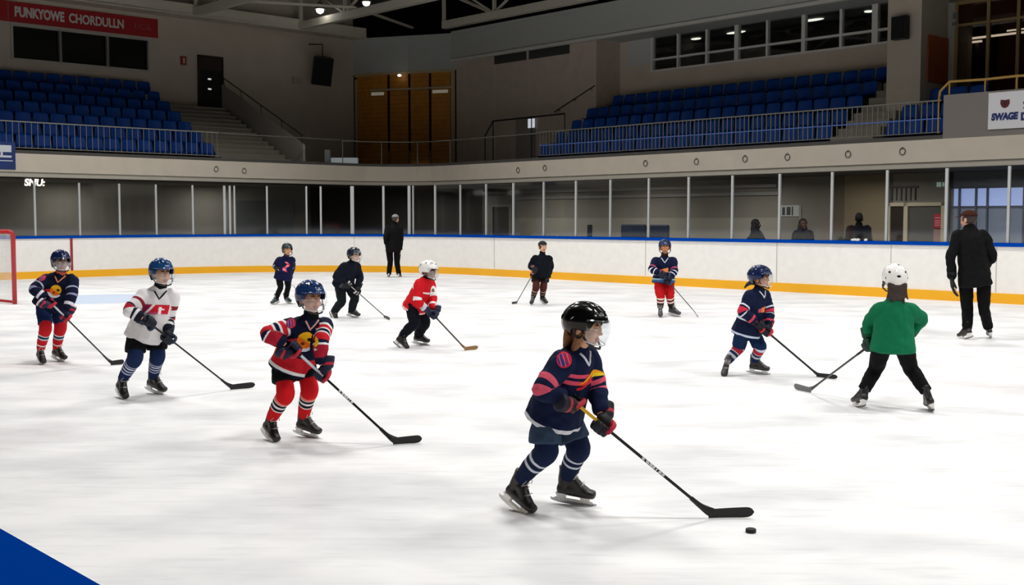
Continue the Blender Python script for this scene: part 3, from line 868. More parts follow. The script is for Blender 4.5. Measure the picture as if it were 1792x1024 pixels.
def make_stick(T, G, TO, st, k, sp):
    root = empty('hockey_stick', (G.x, G.y, 0), st['label'], 'hockey stick', None)
    off = V((G.x, G.y, 0)); T = T - off; H = G - off; E = TO - off
    dirn = (H - T).normalized(); end = H - dirn * .02
    wf = st.get('w', 1.0 if T.length < 0 or G.y < 9 else (.85 if G.y < 16 else .62)); st_w = .017 * wf; st_h = .024 * wf
    bd = V((E.x - H.x, E.y - H.y, 0)); L = bd.length; bd.normalize(); nr = bd.cross(V((0, 0, 1)))
    c_shaft = st.get('shaft', '0c0c0e'); q = st.get('gripto', .24); L0 = (end - T).length
    m_s = mat('stick shaft ' + c_shaft, c_shaft, .3, spec=.4)
    b = MB(); b.bar(T.lerp(end, q), end, st_w, st_h, up=nr); b.build('shaft', m_s, root, bevel=.003)
    b = MB(); b.bar(T, T.lerp(end, q), st_w * 1.12, st_h * 1.1, up=nr)
    b.build('grip_tape', mat('grip ' + st.get('grip', 'd8d8d8'), st.get('grip', 'd8d8d8'), .75), root, bevel=.003)
    S = Solid(); S.loft([T - dirn * .012, T + dirn * .012], [.018, .018], n=14, cap=.5); mbk = MB(); mbk.add(S.v, S.f); mbk.build('end_knob', mat('tape knob', '1a1a1a', .8), root, smooth=True)
    # blade: neck blends from shaft into a curved paddle with rounded toe
    n = 22; top = []; bot = []
    hgt = .062 * st.get('bh', 1.0) * (1 if wf > .8 else .8)
    for i in range(n + 1):
        t = i / n
        x = t * L; cv = .028 * t * t
        zt = hgt * (.86 + .18 * t); zb = .004 + .006 * max(0, t - .75) * 4
        if t > .84:
            u = (t - .84) / .16; r = math.sqrt(max(0, 1 - u * u)); m_ = (zt + zb) / 2; zt = m_ + (zt - m_) * r; zb = m_ + (zb - m_) * r
            if i == n: zt = m_ + .004; zb = m_ - .004
        p = bd * x + nr * cv
        top.append(V((0, 0, zt)) + p); bot.append(V((0, 0, zb)) + p)
    th = .007
    hb = MB(); vs = []
    back = V((0, 0, 0))
    for i in range(n + 1):
        for p in (bot[i], top[i]):
            vs.append(p - nr * th / 2)
            vs.append(p + nr * th / 2)
    fs = []
    for i in range(n):
        a = 4 * i; c = 4 * (i + 1)
        fs += [(a, c, c + 2, a + 2), (a + 1, a + 3, c + 3, c + 1), (a + 2, c + 2, c + 3, a + 3), (a, a + 1, c + 1, c)]
    fs += [(0, 2, 3, 1), (4 * n, 4 * n + 1, 4 * n + 3, 4 * n + 2)]
    hb.add(vs, fs)
    c_b = st.get('blade', '0b0b0c')
    # neck from the end of the shaft to the heel of the blade
    pts = [H - dirn * .13, H - dirn * .06, bd * .01 + V((0, 0, hgt * .62)), bd * .05 + V((0, 0, hgt * .45))]
    S = Solid(); S.loft(pts, [(.0125 * wf, .0088 * wf), (.016 * wf, .0082 * wf), (.026 * wf, .006), (.022 * wf, .004)], side=(bd + V((0, 0, .4))).normalized(), n=16, cap=.2)
    hb.add(S.v, S.f)
    hb.build('blade', mat('stick blade ' + c_b, c_b, .55, bump=.2, bscale=90), root, smooth=False)
    if st.get('mark'):
        # lettering blocks printed along the shaft
        mk = MB(); u0, u1 = st['mark']; rnd = random.Random(5)
        sx = dirn.cross(nr).normalized(); face = nr if nr.y < 0 else -nr
        t = u0
        while t < u1:
            w_ = rnd.uniform(.008, .022); a_ = T.lerp(end, t); b_ = a_ + dirn * w_
            o_ = face * (st_h / 2 + .001) if abs(face.dot(nr)) > .5 else face
            s2 = sx * (st_w / 2 * .8)
            q0 = a_ + face * (st_w * .5 + .0065); q1 = b_ + face * (st_w * .5 + .0065)
            sk_ = dirn * rnd.uniform(-.004, .008)
            mk.hexa([q0 - s2, q1 - s2, q1 + s2 * rnd.uniform(.1, 1) + sk_, q0 + s2 + sk_] + [p + face * .0008 for p in (q0 - s2, q1 - s2, q1 + s2 * .8 + sk_, q0 + s2 + sk_)])
            t += (w_ + rnd.uniform(.004, .012)) / L0
        mk.build('lettering', mat('stick print', 'd9dadf', .5), root)
    return root
# ============================================================ the people of the photograph
NAVY = '0e1838'; RED = 'c8202c'; PINK = 'd8465f'; WHT = 'e9e8ea'
navy_shorts = cloth('navy shorts', '101a34'); black_cloth = cloth('black cloth', '0b0c10'); 
def stick(top, heel, toe, label, **kw):
    d = dict(top=top, heel=heel, toe=toe, label=label); d.update(kw); return d
def arm(e, h, **kw): d = dict(elbow=e, hand=h); d.update(kw); return d
def leg(kn, an, ba, yaw, **kw): d = dict(knee=kn, ankle=an, base=ba, yaw=yaw); d.update(kw); return d
PEOPLE = []
PEOPLE.append(dict(label='child in navy jersey with pink stripes and glossy black helmet pushing the puck',
    root=(950, 893), k=1.03, kd=.08, hem=-.015, sw=.115, voxel=.0065, yaw=52, hyaw=66, pelvis=(966, 738), neck=(1014, 610), head=(1024, 571), htilt=-6,
    armR=arm((950, 682), (1001, 703)), armL=arm((1045, 682), (1056, 742)),
    legR=leg((953, 788), (912, 836), (900, 893), 50), legL=leg((1009, 782), (992, 832), (1003, 883), 72),
    stick=stick((1008, 706), (1240, 908), (1316, 905), 'black hockey stick with yellow grip reaching down to the puck', grip='e0b020', gripto=.24, mark=(.50, .68), blade='0a0a0b', fwd=.27),
    jersey=stripe_mat('navy jersey pink stripes', NAVY, arm=[(.46, .52, 'd4566e'), (.575, .635, 'd4566e')], tor=[(0, .045, 'd8dae2'), (.46, .50, 'e0506c'), (.53, .57, 'e0506c')]),
    vneck='dfe4f2', emb=[('flame2', .02, .60, .21, .13, 10), ('badge', -1, .02, .085, .085, -48)],
    pants=cloth('slate shorts', '34455c'), short=.80, socks=stripe_mat('navy socks white stripes', '14203f', tor=[(.46, .525, 'd0d4e0'), (.615, .665, 'd0d4e0')]),
    gloves=('0b0c12', 'b02438', '14182a', '14182a'), helmet=('090909', '111111'), two='141414', hair=('side', '8a5a34'), brow='6a4528', guard=False, skin='e0aa88'))
PEOPLE.append(dict(label='child in navy jersey with broad red hem, red striped socks and dark blue helmet',
    root=(505, 770), k=1.0, voxel=.0075, yaw=24, hyaw=42, pelvis=(509, 645), neck=(545, 556), head=(543, 522), tw=.98, dn=-.08,
    armR=arm((468, 585), (514, 611)), armL=arm((561, 598), (562, 657)),
    legR=leg((499, 688), (476, 730), (468, 770), 42), legL=leg((541, 680), (531, 726), (537, 765), 62),
    stick=stick((524, 620), (688, 779), (736, 775), 'black hockey stick of the child with red striped socks', grip='c9cdd8', gripto=.26, mark=(.42, .56)),
    jersey=stripe_mat('navy jersey red hem', '0d1430', arm=[(.30, .335, WHT), (.335, .40, RED), (.40, .43, WHT), (.43, .48, '10183a'), (.48, .51, WHT), (.51, .60, RED), (.60, .64, '10183a'), (.64, .67, WHT), (.67, .9, 'a51c30')],
        tor=[(0, .035, '0d1430'), (.035, .075, WHT), (.075, .25, 'bd1c28')]),
    vneck='e9b0a4', emb=[('flame', -.03, .56, .21, .17, 0), ('badge', -1, .03, .07, .07, -20)],
    pants=cloth('black shorts', '0c0c10'), short=.62, socks=stripe_mat('red socks black white bands', 'd01820', tor=[(.38, .43, 'f08878'), (.46, .49, WHT), (.49, .56, '15151c'), (.56, .61, WHT), (.61, .68, '15151c'), (.68, .71, WHT)]),
    gloves=('141a34', 'b81e34', '10142c', '141a34'), helmet=('1d3868', '10131c'), guardc='0d0f14', skin='dc9f7c', brow='7a5434'))
PEOPLE.append(dict(label='child in white jersey with red crest, dark blue helmet and black shorts',
    root=(240, 694), k=1.07, voxel=.009, yaw=28, hyaw=44, pelvis=(254, 591), neck=(280, 505), head=(282, 478), dn=-.07,
    armR=arm((226, 543), (259, 567)), armL=arm((294, 560), (297, 589)),
    legR=leg((236, 626), (215, 662), (209, 696), 40), legL=leg((275, 622), (268, 658), (271, 689), 60),
    stick=stick((266, 569), (403, 683), (444, 679), 'black hockey stick held by the child in the white jersey', grip='1a1a1e'),
    jersey=stripe_mat('white jersey', 'e2dfe0', arm=[(.34, .40, '8a2030'), (.50, .53, '30304a'), (.53, .60, 'b4202c'), (.72, .80, '14182a'), (.88, 1.0, '14182a')], tor=[]),
    vneck='14141a', emb=[('red', -.01, .60, .23, .14, 6)],
    pants=cloth('black shorts', '0c0c10'), short=.75, socks=stripe_mat('navy socks pale stripes', '17284e', tor=[(.44, .48, 'ccd0e2'), (.53, .57, 'ccd0e2'), (.62, .66, 'c4c8de'), (.71, .75, 'b4bad6')]),
    gloves=('0e1424', '24364e', '0e1424', 'b8bccc'), helmet=('1a4274', '10131c'), guardc='101014', skin='d8a486'))
PEOPLE.append(dict(label='child in navy jersey with orange crest and red striped socks beside the goal',
    root=(85, 635), k=1.05, voxel=.0095, yaw=18, hyaw=40, pelvis=(86, 536), neck=(107, 480), head=(106, 458), sw=.135, dn=-.06,
    armR=arm((60, 507), (86, 532)), armL=arm((126, 518), (117, 551)),
    legR=leg((80, 574), (71, 610), (70, 637), 38), legL=leg((106, 572), (99, 608), (102, 632), 58),
    stick=stick((92, 533), (194, 640), (215, 638), 'black hockey stick of the child beside the goal', grip='c8ccd8', gripto=.2),
    jersey=stripe_mat('dark navy jersey orange crest', '0c122c', arm=[(.42, .45, 'a8acc8'), (.58, .62, '8a8cb0'), (.80, .88, 'd8d8e2')], tor=[]),
    vneck='f0956a', emb=[('flame', -.01, .50, .19, .16, 0), ('badge', -1, .03, .06, .06, -20)],
    pants=cloth('royal shorts', '14264e'), short=.85, socks=stripe_mat('red socks grey bands', 'c01c26', tor=[(.48, .52, WHT), (.52, .60, '2a3a54'), (.60, .64, 'c8d4dc'), (.82, .85, WHT)]),
    gloves=('16183a', 'b81c30', 'a81c30', 'd8c8d0'), helmet=('14204a', '10131c'), guardc='c05a48', skin='a88a80'))
PEOPLE.append(dict(label='smallest far child in navy jersey with pink print and grey helmet',
    root=(492, 533), k=.98, voxel=.012, yaw=15, hyaw=32, pelvis=(495, 488), neck=(501, 449), head=(502.5, 437), dn=-.05,
    armR=arm((481, 466), (488, 474)), armL=arm((512, 468), (508, 488)),
    legR=leg((491, 503), (484, 520), (482, 533), 330), legL=leg((504, 503), (500, 520), (505, 531), 40),
    stick=stick((485, 470), (532, 524), (541, 522), 'thin dark hockey stick of the smallest far child', grip='c8c8d8', gripto=.6, shaft='303038'),
    jersey=stripe_mat('far navy jersey', '10143a', arm=[(.5, .55, '8a90c8')], tor=[]), emb=[('pink', .02, .55, .16, .22, 0)],
    pants=cloth('black shorts', '0c0c10'), full=True, lw=.85, gloves=('101018', '101018', '101018', 'c8c8cc'), helmet=('283438', '181c1e'), boot='2c3a40', skin='d8a078', guardc='4a2c30', visor=False))
PEOPLE.append(dict(label='far child in black tracksuit bending forward with black helmet',
    root=(598, 557), k=1.06, voxel=.012, yaw=48, hyaw=52, pelvis=(599, 500), neck=(616, 459), head=(619.5, 447),
    armR=arm((588, 484), (609, 497)), armL=arm((630, 486), (627, 506)),
    legR=leg((598, 527), (586, 543), (580, 556), 45), legL=leg((621, 521), (615, 542), (618, 556), 62),
    stick=stick((606, 494), (672, 556), (685, 561), 'grey hockey stick of the far child in black', grip='b8b0a8', gripto=.35, shaft='4a4644', blade='302c2a'),
    jersey=stripe_mat('black top blue flash', '0c1220', arm=[], tor=[]), pants=cloth('charcoal trousers', '141a1e'), full=True, lw=1.05,
    gloves=('10121a', '10121a', 'c8c8c8', '3a3a44'), helmet=('141c30', '10131c'), skin='d8a484', topname='jacket'))
PEOPLE.append(dict(label='child in red jersey and white helmet leaning over a tan bladed stick',
    root=(716, 608), k=1.03, voxel=.0095, yaw=62, hyaw=66, pelvis=(724, 541), neck=(747, 488), head=(750, 474), htilt=-4,
    armR=arm((731, 528), (752, 545)), armL=arm((757, 522), (757, 552)),
    legR=leg((725, 566), (706, 584), (699, 609), 55), legL=leg((744, 565), (731, 586), (736, 604), 68),
    stick=stick((751, 543), (813, 614), (834, 612), 'hockey stick with tan wooden blade held by the child in red', shaft='3a2e28', blade='8a6a40', grip='2a2224', bh=.9),
    jersey=stripe_mat('red jersey white lines', 'cc1722', arm=[(.50, .56, WHT), (.80, .86, WHT)], tor=[(0, .05, 'f0c0c0'), (.46, .50, WHT)]),
    vneck=None, emb=[('white', .03, .62, .12, .13, 15)], pants=cloth('dark trousers', '0c0f18'), full=True, lw=1.0,
    gloves=('141830', '1c2140', '10142a', 'c8ccd8'), helmet=('e8e6e2', '3a3838'), skin='8a6050', guardc='1c1216'))
PEOPLE.append(dict(label='far child in plain black top and dark cap standing with stick on the left side',
    root=(943, 533), k=1.05, voxel=.012, yaw=6, hyaw=22, pelvis=(946, 484), neck=(949, 446), head=(949.5, 431.5), tw=1.08, sw=.13, dn=0,
    armR=arm((929, 466), (936, 475)), armL=arm((964, 467), (960, 482), grip=False, fwd=.0),
    legR=leg((938, 502), (933, 520), (931, 533), 350), legL=leg((951, 502), (949, 520), (951, 532), 30),
    stick=stick((938, 470), (905, 531), (898, 533), 'thin dark hockey stick angled left beside the far child in black', shaft='2a2624', grip='5a4040', fwd=.2),
    jersey=stripe_mat('black top', '080d18', arm=[], tor=[]), pants=cloth('brown black shorts', '1c1412'), short=.6, socks=stripe_mat('brown socks', '4a241c', tor=[(.5, .56, 'a89a90'), (.7, .75, '8a7a74'), (.75, 1, '1c1c20')]),
    gloves=('14141a', 'c86a70', '14141a', '14141a'), cap='2c2830', brim=False, hair=('short', '1c1414'), skin='d8a684', guardc='10141c', topname='jacket'))
PEOPLE.append(dict(label='far child in navy jersey and bright red trousers facing the camera',
    root=(1165, 554), k=1.1, voxel=.0115, yaw=-4, hyaw=-2, pelvis=(1161, 494), neck=(1163, 449), head=(1163.5, 432.5), dn=0, sw=.13,
    armR=arm((1141, 472), (1158, 483)), armL=arm((1180, 475), (1172, 489)),
    legR=leg((1156, 518), (1155.5, 538), (1156, 555), 352), legL=leg((1172, 517), (1175, 538), (1180, 554), 42),
    stick=stick((1162, 484), (1218, 552), (1225, 556), 'thin grey hockey stick of the far child in red trousers', shaft='4a4a4c', grip='303036', blade='b0b0b0', bh=.5),
    jersey=stripe_mat('navy jersey white cuffs', '0c1434', arm=[(.48, .53, 'b04868'), (.62, .66, 'd8d8e8'), (.8, .84, 'e0e0ec')], tor=[(0, .08, '3a5a8a'), (.08, .12, 'a0c0d8')]),
    vneck='d8dce4', emb=[('orange', -.01, .47, .15, .11, 0)], pants=cloth('bright red shorts', 'b81418'), short=.95, lw=.98,
    socks=stripe_mat('red socks brown bands', 'b81418', tor=[(.34, .40, 'e8d8c8'), (.42, .55, '4a2a20'), (.58, .66, 'e0dcd8'), (.68, 1, '241c1c')]),
    gloves=('101428', '24406a', '101428', 'c8ccd8'), helmet=('1c2c54', '10131c'), skin='d08a60', guardc='3a1a14', boot='3a3c40', visor=False))
PEOPLE.append(dict(label='child in navy jersey with white waist line and dark ponytail on the right',
    root=(1296, 657), k=.98, voxel=.009, yaw=42, hyaw=60, pelvis=(1306, 585), neck=(1328, 506), head=(1330, 486), dn=-.07, tw=1.02,
    armR=arm((1300, 545), (1331, 570)), armL=arm((1347, 548), (1343, 578)),
    legR=leg((1293, 606), (1273, 632), (1266, 656), 350, pitch=12), legL=leg((1329, 606), (1320, 630), (1327, 655), 62),
    stick=stick((1331, 571), (1429, 660), (1468, 665), 'black hockey stick of the ponytailed child on the right', grip='1a1a20', bh=.85),
    jersey=stripe_mat('navy jersey white waist', '0d1836', arm=[(.46, .49, 'd8dae6'), (.52, .60, 'd03048'), (.64, .67, 'd8dae6'), (.86, .92, 'd04058')], tor=[(0, .04, 'c4d0e4'), (.24, .28, 'dfe3f0')]),
    vneck='e4e6ee', emb=[('orange', -.03, .55, .12, .11, 10)], pants=cloth('blue shorts', '122a4e'), short=.95,
    socks=stripe_mat('navy socks red bands', '12284e', tor=[(.30, .36, 'd8dcea'), (.38, .55, 'c8283c'), (.57, .61, 'd8b0b0'), (.70, .80, 'c0c4cc')]),
    gloves=('0c1020', 'c8303c', '0c1020', 'c8384c'), helmet=('16244c', '10131c'), two='141c34', hair=('tail', '1c1416'), skin='cf8a5c', guardc='10121c', boot='2a2827'))
PEOPLE.append(dict(label='child in green jacket and spotted white helmet seen from behind, legs wide apart',
    root=(1566, 718), k=1.06, voxel=.008, yaw=178, hyaw=176, pelvis=(1562, 614), neck=(1566, 525), head=(1565.5, 489), dn=0, sw=.112, sdrop=.08, tw=1.0, aw=.95, hk=1.0,
    armL=arm((1521, 565), (1522, 603), fwd=.1), armR=arm((1612, 558), (1590, 590), grip=False, fwd=.2),
    legL=leg((1533, 645), (1514, 678), (1502, 714), 185), legR=leg((1594, 645), (1619, 681), (1632, 720), 172),
    stick=stick((1528, 600), (1419, 688), (1386, 682), 'black stick with grey blade held by the child in green', blade='6a6a6c', shaft='14100f', grip='14100f', fwd=.1),
    jersey=stripe_mat('green jacket', '0b6b46', arm=[(.93, 1, '0a4a32')], tor=[]), pants=cloth('black leggings', '101012'), full=True, lw=.92, cuff=.1,
    gloves=('0c3a2a', '0c3a2a', '101812', '0c3a2a'), helmet=('eceae6', '2a2a2c'), spots=True, visor=False, hair=('long', '2e1a12'), guard=False, topname='jacket', boot='1a1918'))
PEOPLE.append(dict(label='adult in long black jacket and brown cap standing on skates, seen from behind',
    root=(1708, 594), k=1.42, voxel=.011, yaw=168, hyaw=215, pelvis=(1706, 490), neck=(1697, 402), head=(1695, 383), dn=0, sw=.118, sdrop=.06, tw=.86, hk=1.0, aw=.85, hem=.05,
    armL=arm((1664, 452), (1666, 488), grip=False, fwd=.05), armR=arm((1738, 448), (1722, 470), grip=False, fwd=.18),
    legL=leg((1693, 543), (1693, 574), (1690, 594), 200), legR=leg((1722, 541), (1729, 571), (1735, 592), 165), Lt=.31, Ls=.30,
    jersey=stripe_mat('black jacket', '0b0c0e', arm=[], tor=[]), pants=cloth('black trousers', '0a0a0c'), full=True, lw=.80, cuff=.1, sk=.78,
    gloves=('0a0a0c', '0a0a0c', '0a0a0c', '0a0a0c'), cap='3a2018', hair=('short', '2a1a14'), skin='c89478', guard=True, guardc='08080a', topname='jacket', boot='241f1d'))
PEOPLE.append(dict(label='far adult dressed in black with pale cap standing by the boards, seen from behind',
    root=(689, 485), k=1.42, voxel=.014, yaw=178, hyaw=150, pelvis=(688, 438), neck=(690, 393), head=(692, 382.5), dn=0, sw=.125, tw=.84, aw=.85, hem=.02,
    armL=arm((675, 415), (675.5, 427), grip=False, fwd=.02), armR=arm((702, 416), (700.5, 438), grip=False, fwd=.02, bare=True),
    legL=leg((683, 461), (680.5, 479), (680, 485), 185), legR=leg((695, 461), (698, 479), (699, 485), 170), Lt=.31, Ls=.30,
    jersey=stripe_mat('far black jacket', '0a0a0c', arm=[], tor=[]), pants=cloth('black trousers', '0a0a0c'), full=True, lw=.84, cuff=.2, sk=.74,
    gloves=('0a0a0c', '0a0a0c', '0a0a0c', '0a0a0c'), cap='8a8682', brim=False, skin='c89a80', hair=('short', '3a3230'), guardc='08080a', topname='jacket', boot='141312'))
# spectators standing behind the boards
def spectator(label, px, top_py, hgt, yaw, kind):
    r = at_depth(px, 384, 1.0) ; b = -1.3
    a = a_at(px, b); base = W(a, b, 0); k = hgt / 1.25
    sc = F / base.y
    def pp(z, dx=0.0, dy=0.0):
        d = V((base.x + dx, base.y + dy, z)) - O; zc = d.dot(FWD)
        return (896 + F * d.x / zc, 512 - F * d.dot(UPV) / zc)
    Hh = hgt; m = 1 if math.cos(math.radians(yaw)) > 0 else -1
    sp = dict(label=label, root=pp(0), k=k, voxel=.014, yaw=yaw, hyaw=yaw, pelvis=pp(Hh * .52), neck=pp(Hh * .83), head=pp(Hh * .92), dn=0, sw=.13, sdrop=.045, tw=.82, aw=.85, hk=.98, hem=.05,
        armR=arm(pp(Hh * .64, -.17 * k * m), pp(Hh * .58, -.08 * k * m, -.12 * m), grip=False, fwd=.22, bare=True), armL=arm(pp(Hh * .64, .17 * k * m), pp(Hh * .58, .08 * k * m, -.12 * m), grip=False, fwd=.22, bare=True),
        legR=leg(pp(Hh * .28, -.07 * k * m), pp(.10, -.08 * k * m), pp(0.0, -.08 * k * m), yaw), legL=leg(pp(Hh * .28, .07 * k * m), pp(.10, .08 * k * m), pp(0.0, .08 * k * m), yaw), Lt=.31, Ls=.30, sk=.55,
        jersey=stripe_mat('spectator coat ' + kind, '07070a', arm=[], tor=[]), pants=cloth('black trousers', '0a0a0c'), full=True, lw=.84, guardc='08080a', topname='coat', skin='2e211c' if kind == 'hood' else ('5a3a2c' if kind == 'scarf' else '7a5444'))  # silhouette shade on the faces is put into these dark skin colours
    if kind == 'man': sp['hair'] = ('short', '0e0c0c')
    if kind == 'hood': sp['hair'] = ('long', '0c0a0c'); 
    if kind == 'scarf': sp['hair'] = ('long', '120c0c')
    bd = skater(sp)
    if kind in ('hood', 'scarf', 'man'):
        # crown of hair or hood
        S = Solid(); c = V((0, 0, Hh * .93)); f_ = yawv(yaw); r_ = f_.cross(V((0, 0, 1)))
        S.ell(c - f_ * (.015 if kind == 'scarf' else .03) + V((0, 0, .02)), (r_, f_, V((0, 0, 1))), (.088, .095, .11) if kind == 'man' else (.103, .112, .115), lin('0c0a0c'))
        if kind != 'man':
            S.loft([c - f_ * .04, c - V((0, 0, .14)) - f_ * .03, c - V((0, 0, .30)) - f_ * .02], [(.10, .09), (.13, .10), (.17, .11)], side=r_, col=lin('0c0a0c'))
        S.fuse('hood' if kind != 'man' else 'hair', mat('dark hood', '0b0a0c', .8), bd, voxel=.012, smooth=2, attrs=False)
    return bd

if True:
    for sp in PEOPLE: skater(sp)
    spectator('hooded spectator in black behind the glass, leftmost of the three', 1325, 383, 1.67, 60, 'hood')
    spectator('spectator in black hood behind the glass under the wall notice', 1407, 383, 1.68, 10, 'scarf')
    spectator('dark haired spectator in black jacket behind the glass beside the potted plant', 1505, 372, 1.83, 160, 'man')
# ============================================================ the arena
LA, LB = 47.0, 21.95            # rink length along the right boards, width to the near boards
def rink_path(off=0.0, r=7.0, n=14, half=False):
    """points (a,b) round the rink; off > 0 goes outwards"""
    pts = []
    rr = r + off
    cs = [(r, r, PI, 1.5 * PI), (LA - r, r, 1.5 * PI, 2 * PI), (LA - r, LB - r, 0, .5 * PI), (r, LB - r, .5 * PI, PI)]
    for (ca, cb, a0, a1) in cs:
        for i in range(n + 1):
            t = a0 + (a1 - a0) * i / n
            pts.append((ca + rr * math.cos(t), cb + rr * math.sin(t)))
    return pts
# --- ice
ice = bpy.data.materials.new('ice'); ice.use_nodes = True
nt = ice.node_tree; p = nt.nodes['Principled BSDF']
tc = nt.nodes.new('ShaderNodeTexCoord')
def noise_node(scale, detail, stretch=None):
    n = nt.nodes.new('ShaderNodeTexNoise'); n.inputs['Scale'].default_value = scale; n.inputs['Detail'].default_value = detail
    if stretch:
        mp = nt.nodes.new('ShaderNodeMapping'); mp.inputs['Scale'].default_value = stretch[:3]; mp.inputs['Rotation'].default_value = (0, 0, stretch[3])
        nt.links.new(tc.outputs['Object'], mp.inputs['Vector']); nt.links.new(mp.outputs[0], n.inputs['Vector'])
    else: nt.links.new(tc.outputs['Object'], n.inputs['Vector'])
    return n
n1 = noise_node(.9, 7, (1, 1.6, 1, .5)); n2 = noise_node(2.2, 9, (1, 7, 1, .25)); n3 = noise_node(.28, 3)
def ramp(n, a, ca, b, cb):
    r = nt.nodes.new('ShaderNodeValToRGB'); r.color_ramp.elements[0].position = a; r.color_ramp.elements[0].color = ca
    r.color_ramp.elements[1].position = b; r.color_ramp.elements[1].color = cb
    nt.links.new(n.outputs['Fac'], r.inputs['Fac']); return r
r1 = ramp(n1, .30, (.66, .67, .68, 1), .62, (.90, .90, .895, 1))
r2 = ramp(n2, .30, (.90, .905, .91, 1), .48, (1, 1, 1, 1))
r3 = ramp(n3, .60, (1, 1, 1, 1), .75, (.97, .90, .89, 1))
def mul(x, y):
    m = nt.nodes.new('ShaderNodeMix'); m.data_type = 'RGBA'; m.blend_type = 'MULTIPLY'; m.inputs['Factor'].default_value = 1
    nt.links.new(x, m.inputs['A']); nt.links.new(y, m.inputs['B']); return m.outputs['Result']
nt.links.new(mul(mul(r1.outputs[0], r2.outputs[0]), r3.outputs[0]), p.inputs['Base Color'])
p.inputs['Roughness'].default_value = .42; p.inputs['Specular IOR Level'].default_value = .18
bp = nt.nodes.new('ShaderNodeBump'); bp.inputs['Strength'].default_value = .15; bp.inputs['Distance'].default_value = .01
nt.links.new(n2.outputs['Fac'], bp.inputs['Height']); nt.links.new(bp.outputs[0], p.inputs['Normal'])
mb = MB(); pts = rink_path(.02)
mb.prism([W(a, b, -.05) for a, b in pts], (0, 0, .05)); fl = struct(mb.build('floor', ice))
conc = mat('concrete floor', '55524e', .8, var=.1)
mb = MB(); mb.wbox(-16, 52, -20, 34, -.2, -.06); struct(mb.build('concourse_floor', conc))
# painted marks in the ice
def strip(name, pq, w, m):
    mb = MB(); (a0, b0), (a1, b1) = pq
    p0 = W(a0, b0, .0005); p1 = W(a1, b1, .0005); d = (p1 - p0).normalized(); s = V((-d.y, d.x, 0)) * w / 2
    mb.prism([p0 - s, p1 - s, p1 + s, p0 + s], (0, 0, .0007)); return struct(mb.build(name, m))
gb = ab(ground(305, 513))[1]
strip('trim_goal_line', ((.3, gb), (7.5, gb)), .04, mat('faded line', 'c4c0c2', .5, spec=.2))
g1, g2 = ab(ground(30, 657)), ab(ground(470, 606))
strip('trim_ice_line', (g1, g2), .03, mat('faint scratch', 'd8d9db', .5, spec=.2))
cr = ground(178, 523); mb = MB()
mb.prism([cr + V((1.25 * math.cos(t), 1.5 * math.sin(t), .0006)) for t in [2 * PI * i / 40 for i in range(40)]], (0, 0, .0006))
struct(mb.build('trim_goal_crease', mat('crease blue', 'c2cfe2', .5, spec=.2)))
# --- boards swept round the rink
def sweep(name, prof, m, parent=None, path_off=0.0, smooth=False):
    P0 = rink_path(0.0); P1 = rink_path(1.0); n = len(P0); mb = MB(); k = len(prof)
    for (a, b), (c, d) in zip(P0, P1):
        for (o, z) in prof: mb.v.append(W(a + (c - a) * o, b + (d - b) * o, z))
    for i in range(n):
        for j in range(k):
            q = (i + 1) % n
            mb.f.append([i * k + j, q * k + j, q * k + (j + 1) % k, i * k + (j + 1) % k]); mb.mi.append(0)
    return mb.build(name, m, parent, smooth)
board_m = mat('board plastic', 'f1efea', .38, spec=.35, var=.03, vscale=6, bump=.1, bscale=30)
rb = struct(sweep('rink_boards', [(.025, .19), (.025, 1.13), (.075, 1.13), (.075, .19)], board_m))
o = sweep('kick_strip', [(.0, -.01), (.0, .20), (.08, .20), (.08, -.01)], mat('yellow kick', 'f2b010', .35), rb); o['label'] = 'yellow kick strip'
o = sweep('cap_rail', [(-.01, 1.13), (-.01, 1.205), (.11, 1.205), (.11, 1.13)], mat('blue cap', '0040a2', .7, spec=.0), rb); o['label'] = 'blue cap rail'
def path_hit(px, off=.05, py=412):
    """where the sight line of a column meets the far boards"""
    r = ray(px, py); r = V((r.x, r.y, 0)).normalized()
    P = rink_path(off, n=40); P.append(P[0]); best = None
    for i in range(len(P) - 1):
        p0 = W(*P[i]); p1 = W(*P[i + 1]); d = p1 - p0
        den = r.x * d.y - r.y * d.x
        if abs(den) < 1e-9: continue
        t = (p0.x * d.y - p0.y * d.x) / den; s = (p0.x * r.y - p0.y * r.x) / den
        if t > 8 and -1e-6 <= s <= 1 + 1e-6 and (best is None or t < best[0]): best = (t, p0 + d * s, d.normalized())
    return best[1], best[2]
# seams of the board panels
seam = mat('seam', 'b4b2ae', .6)
for px in (336, 620, 865, 1130, 1360, 1560, 1745):
    q, d = path_hit(px, .022); nr = V((d.y, -d.x, 0))
    mb = MB(); mb.bar(q + V((0, 0, .22)), q + V((0, 0, 1.12)), .012, .012, up=nr); mb.build('panel_seam', seam, rb)
q, d = path_hit(124.5, .018); mb = MB(); mb.bar(q + V((0, 0, .18)), q + V((0, 0, 1.135)), .07, .022, up=V((d.y, -d.x, 0)))
o = mb.build('goal_line_mark', mat('goal line red', '9c2430', .5), rb); o['label'] = 'dark red goal line stripe up the boards'
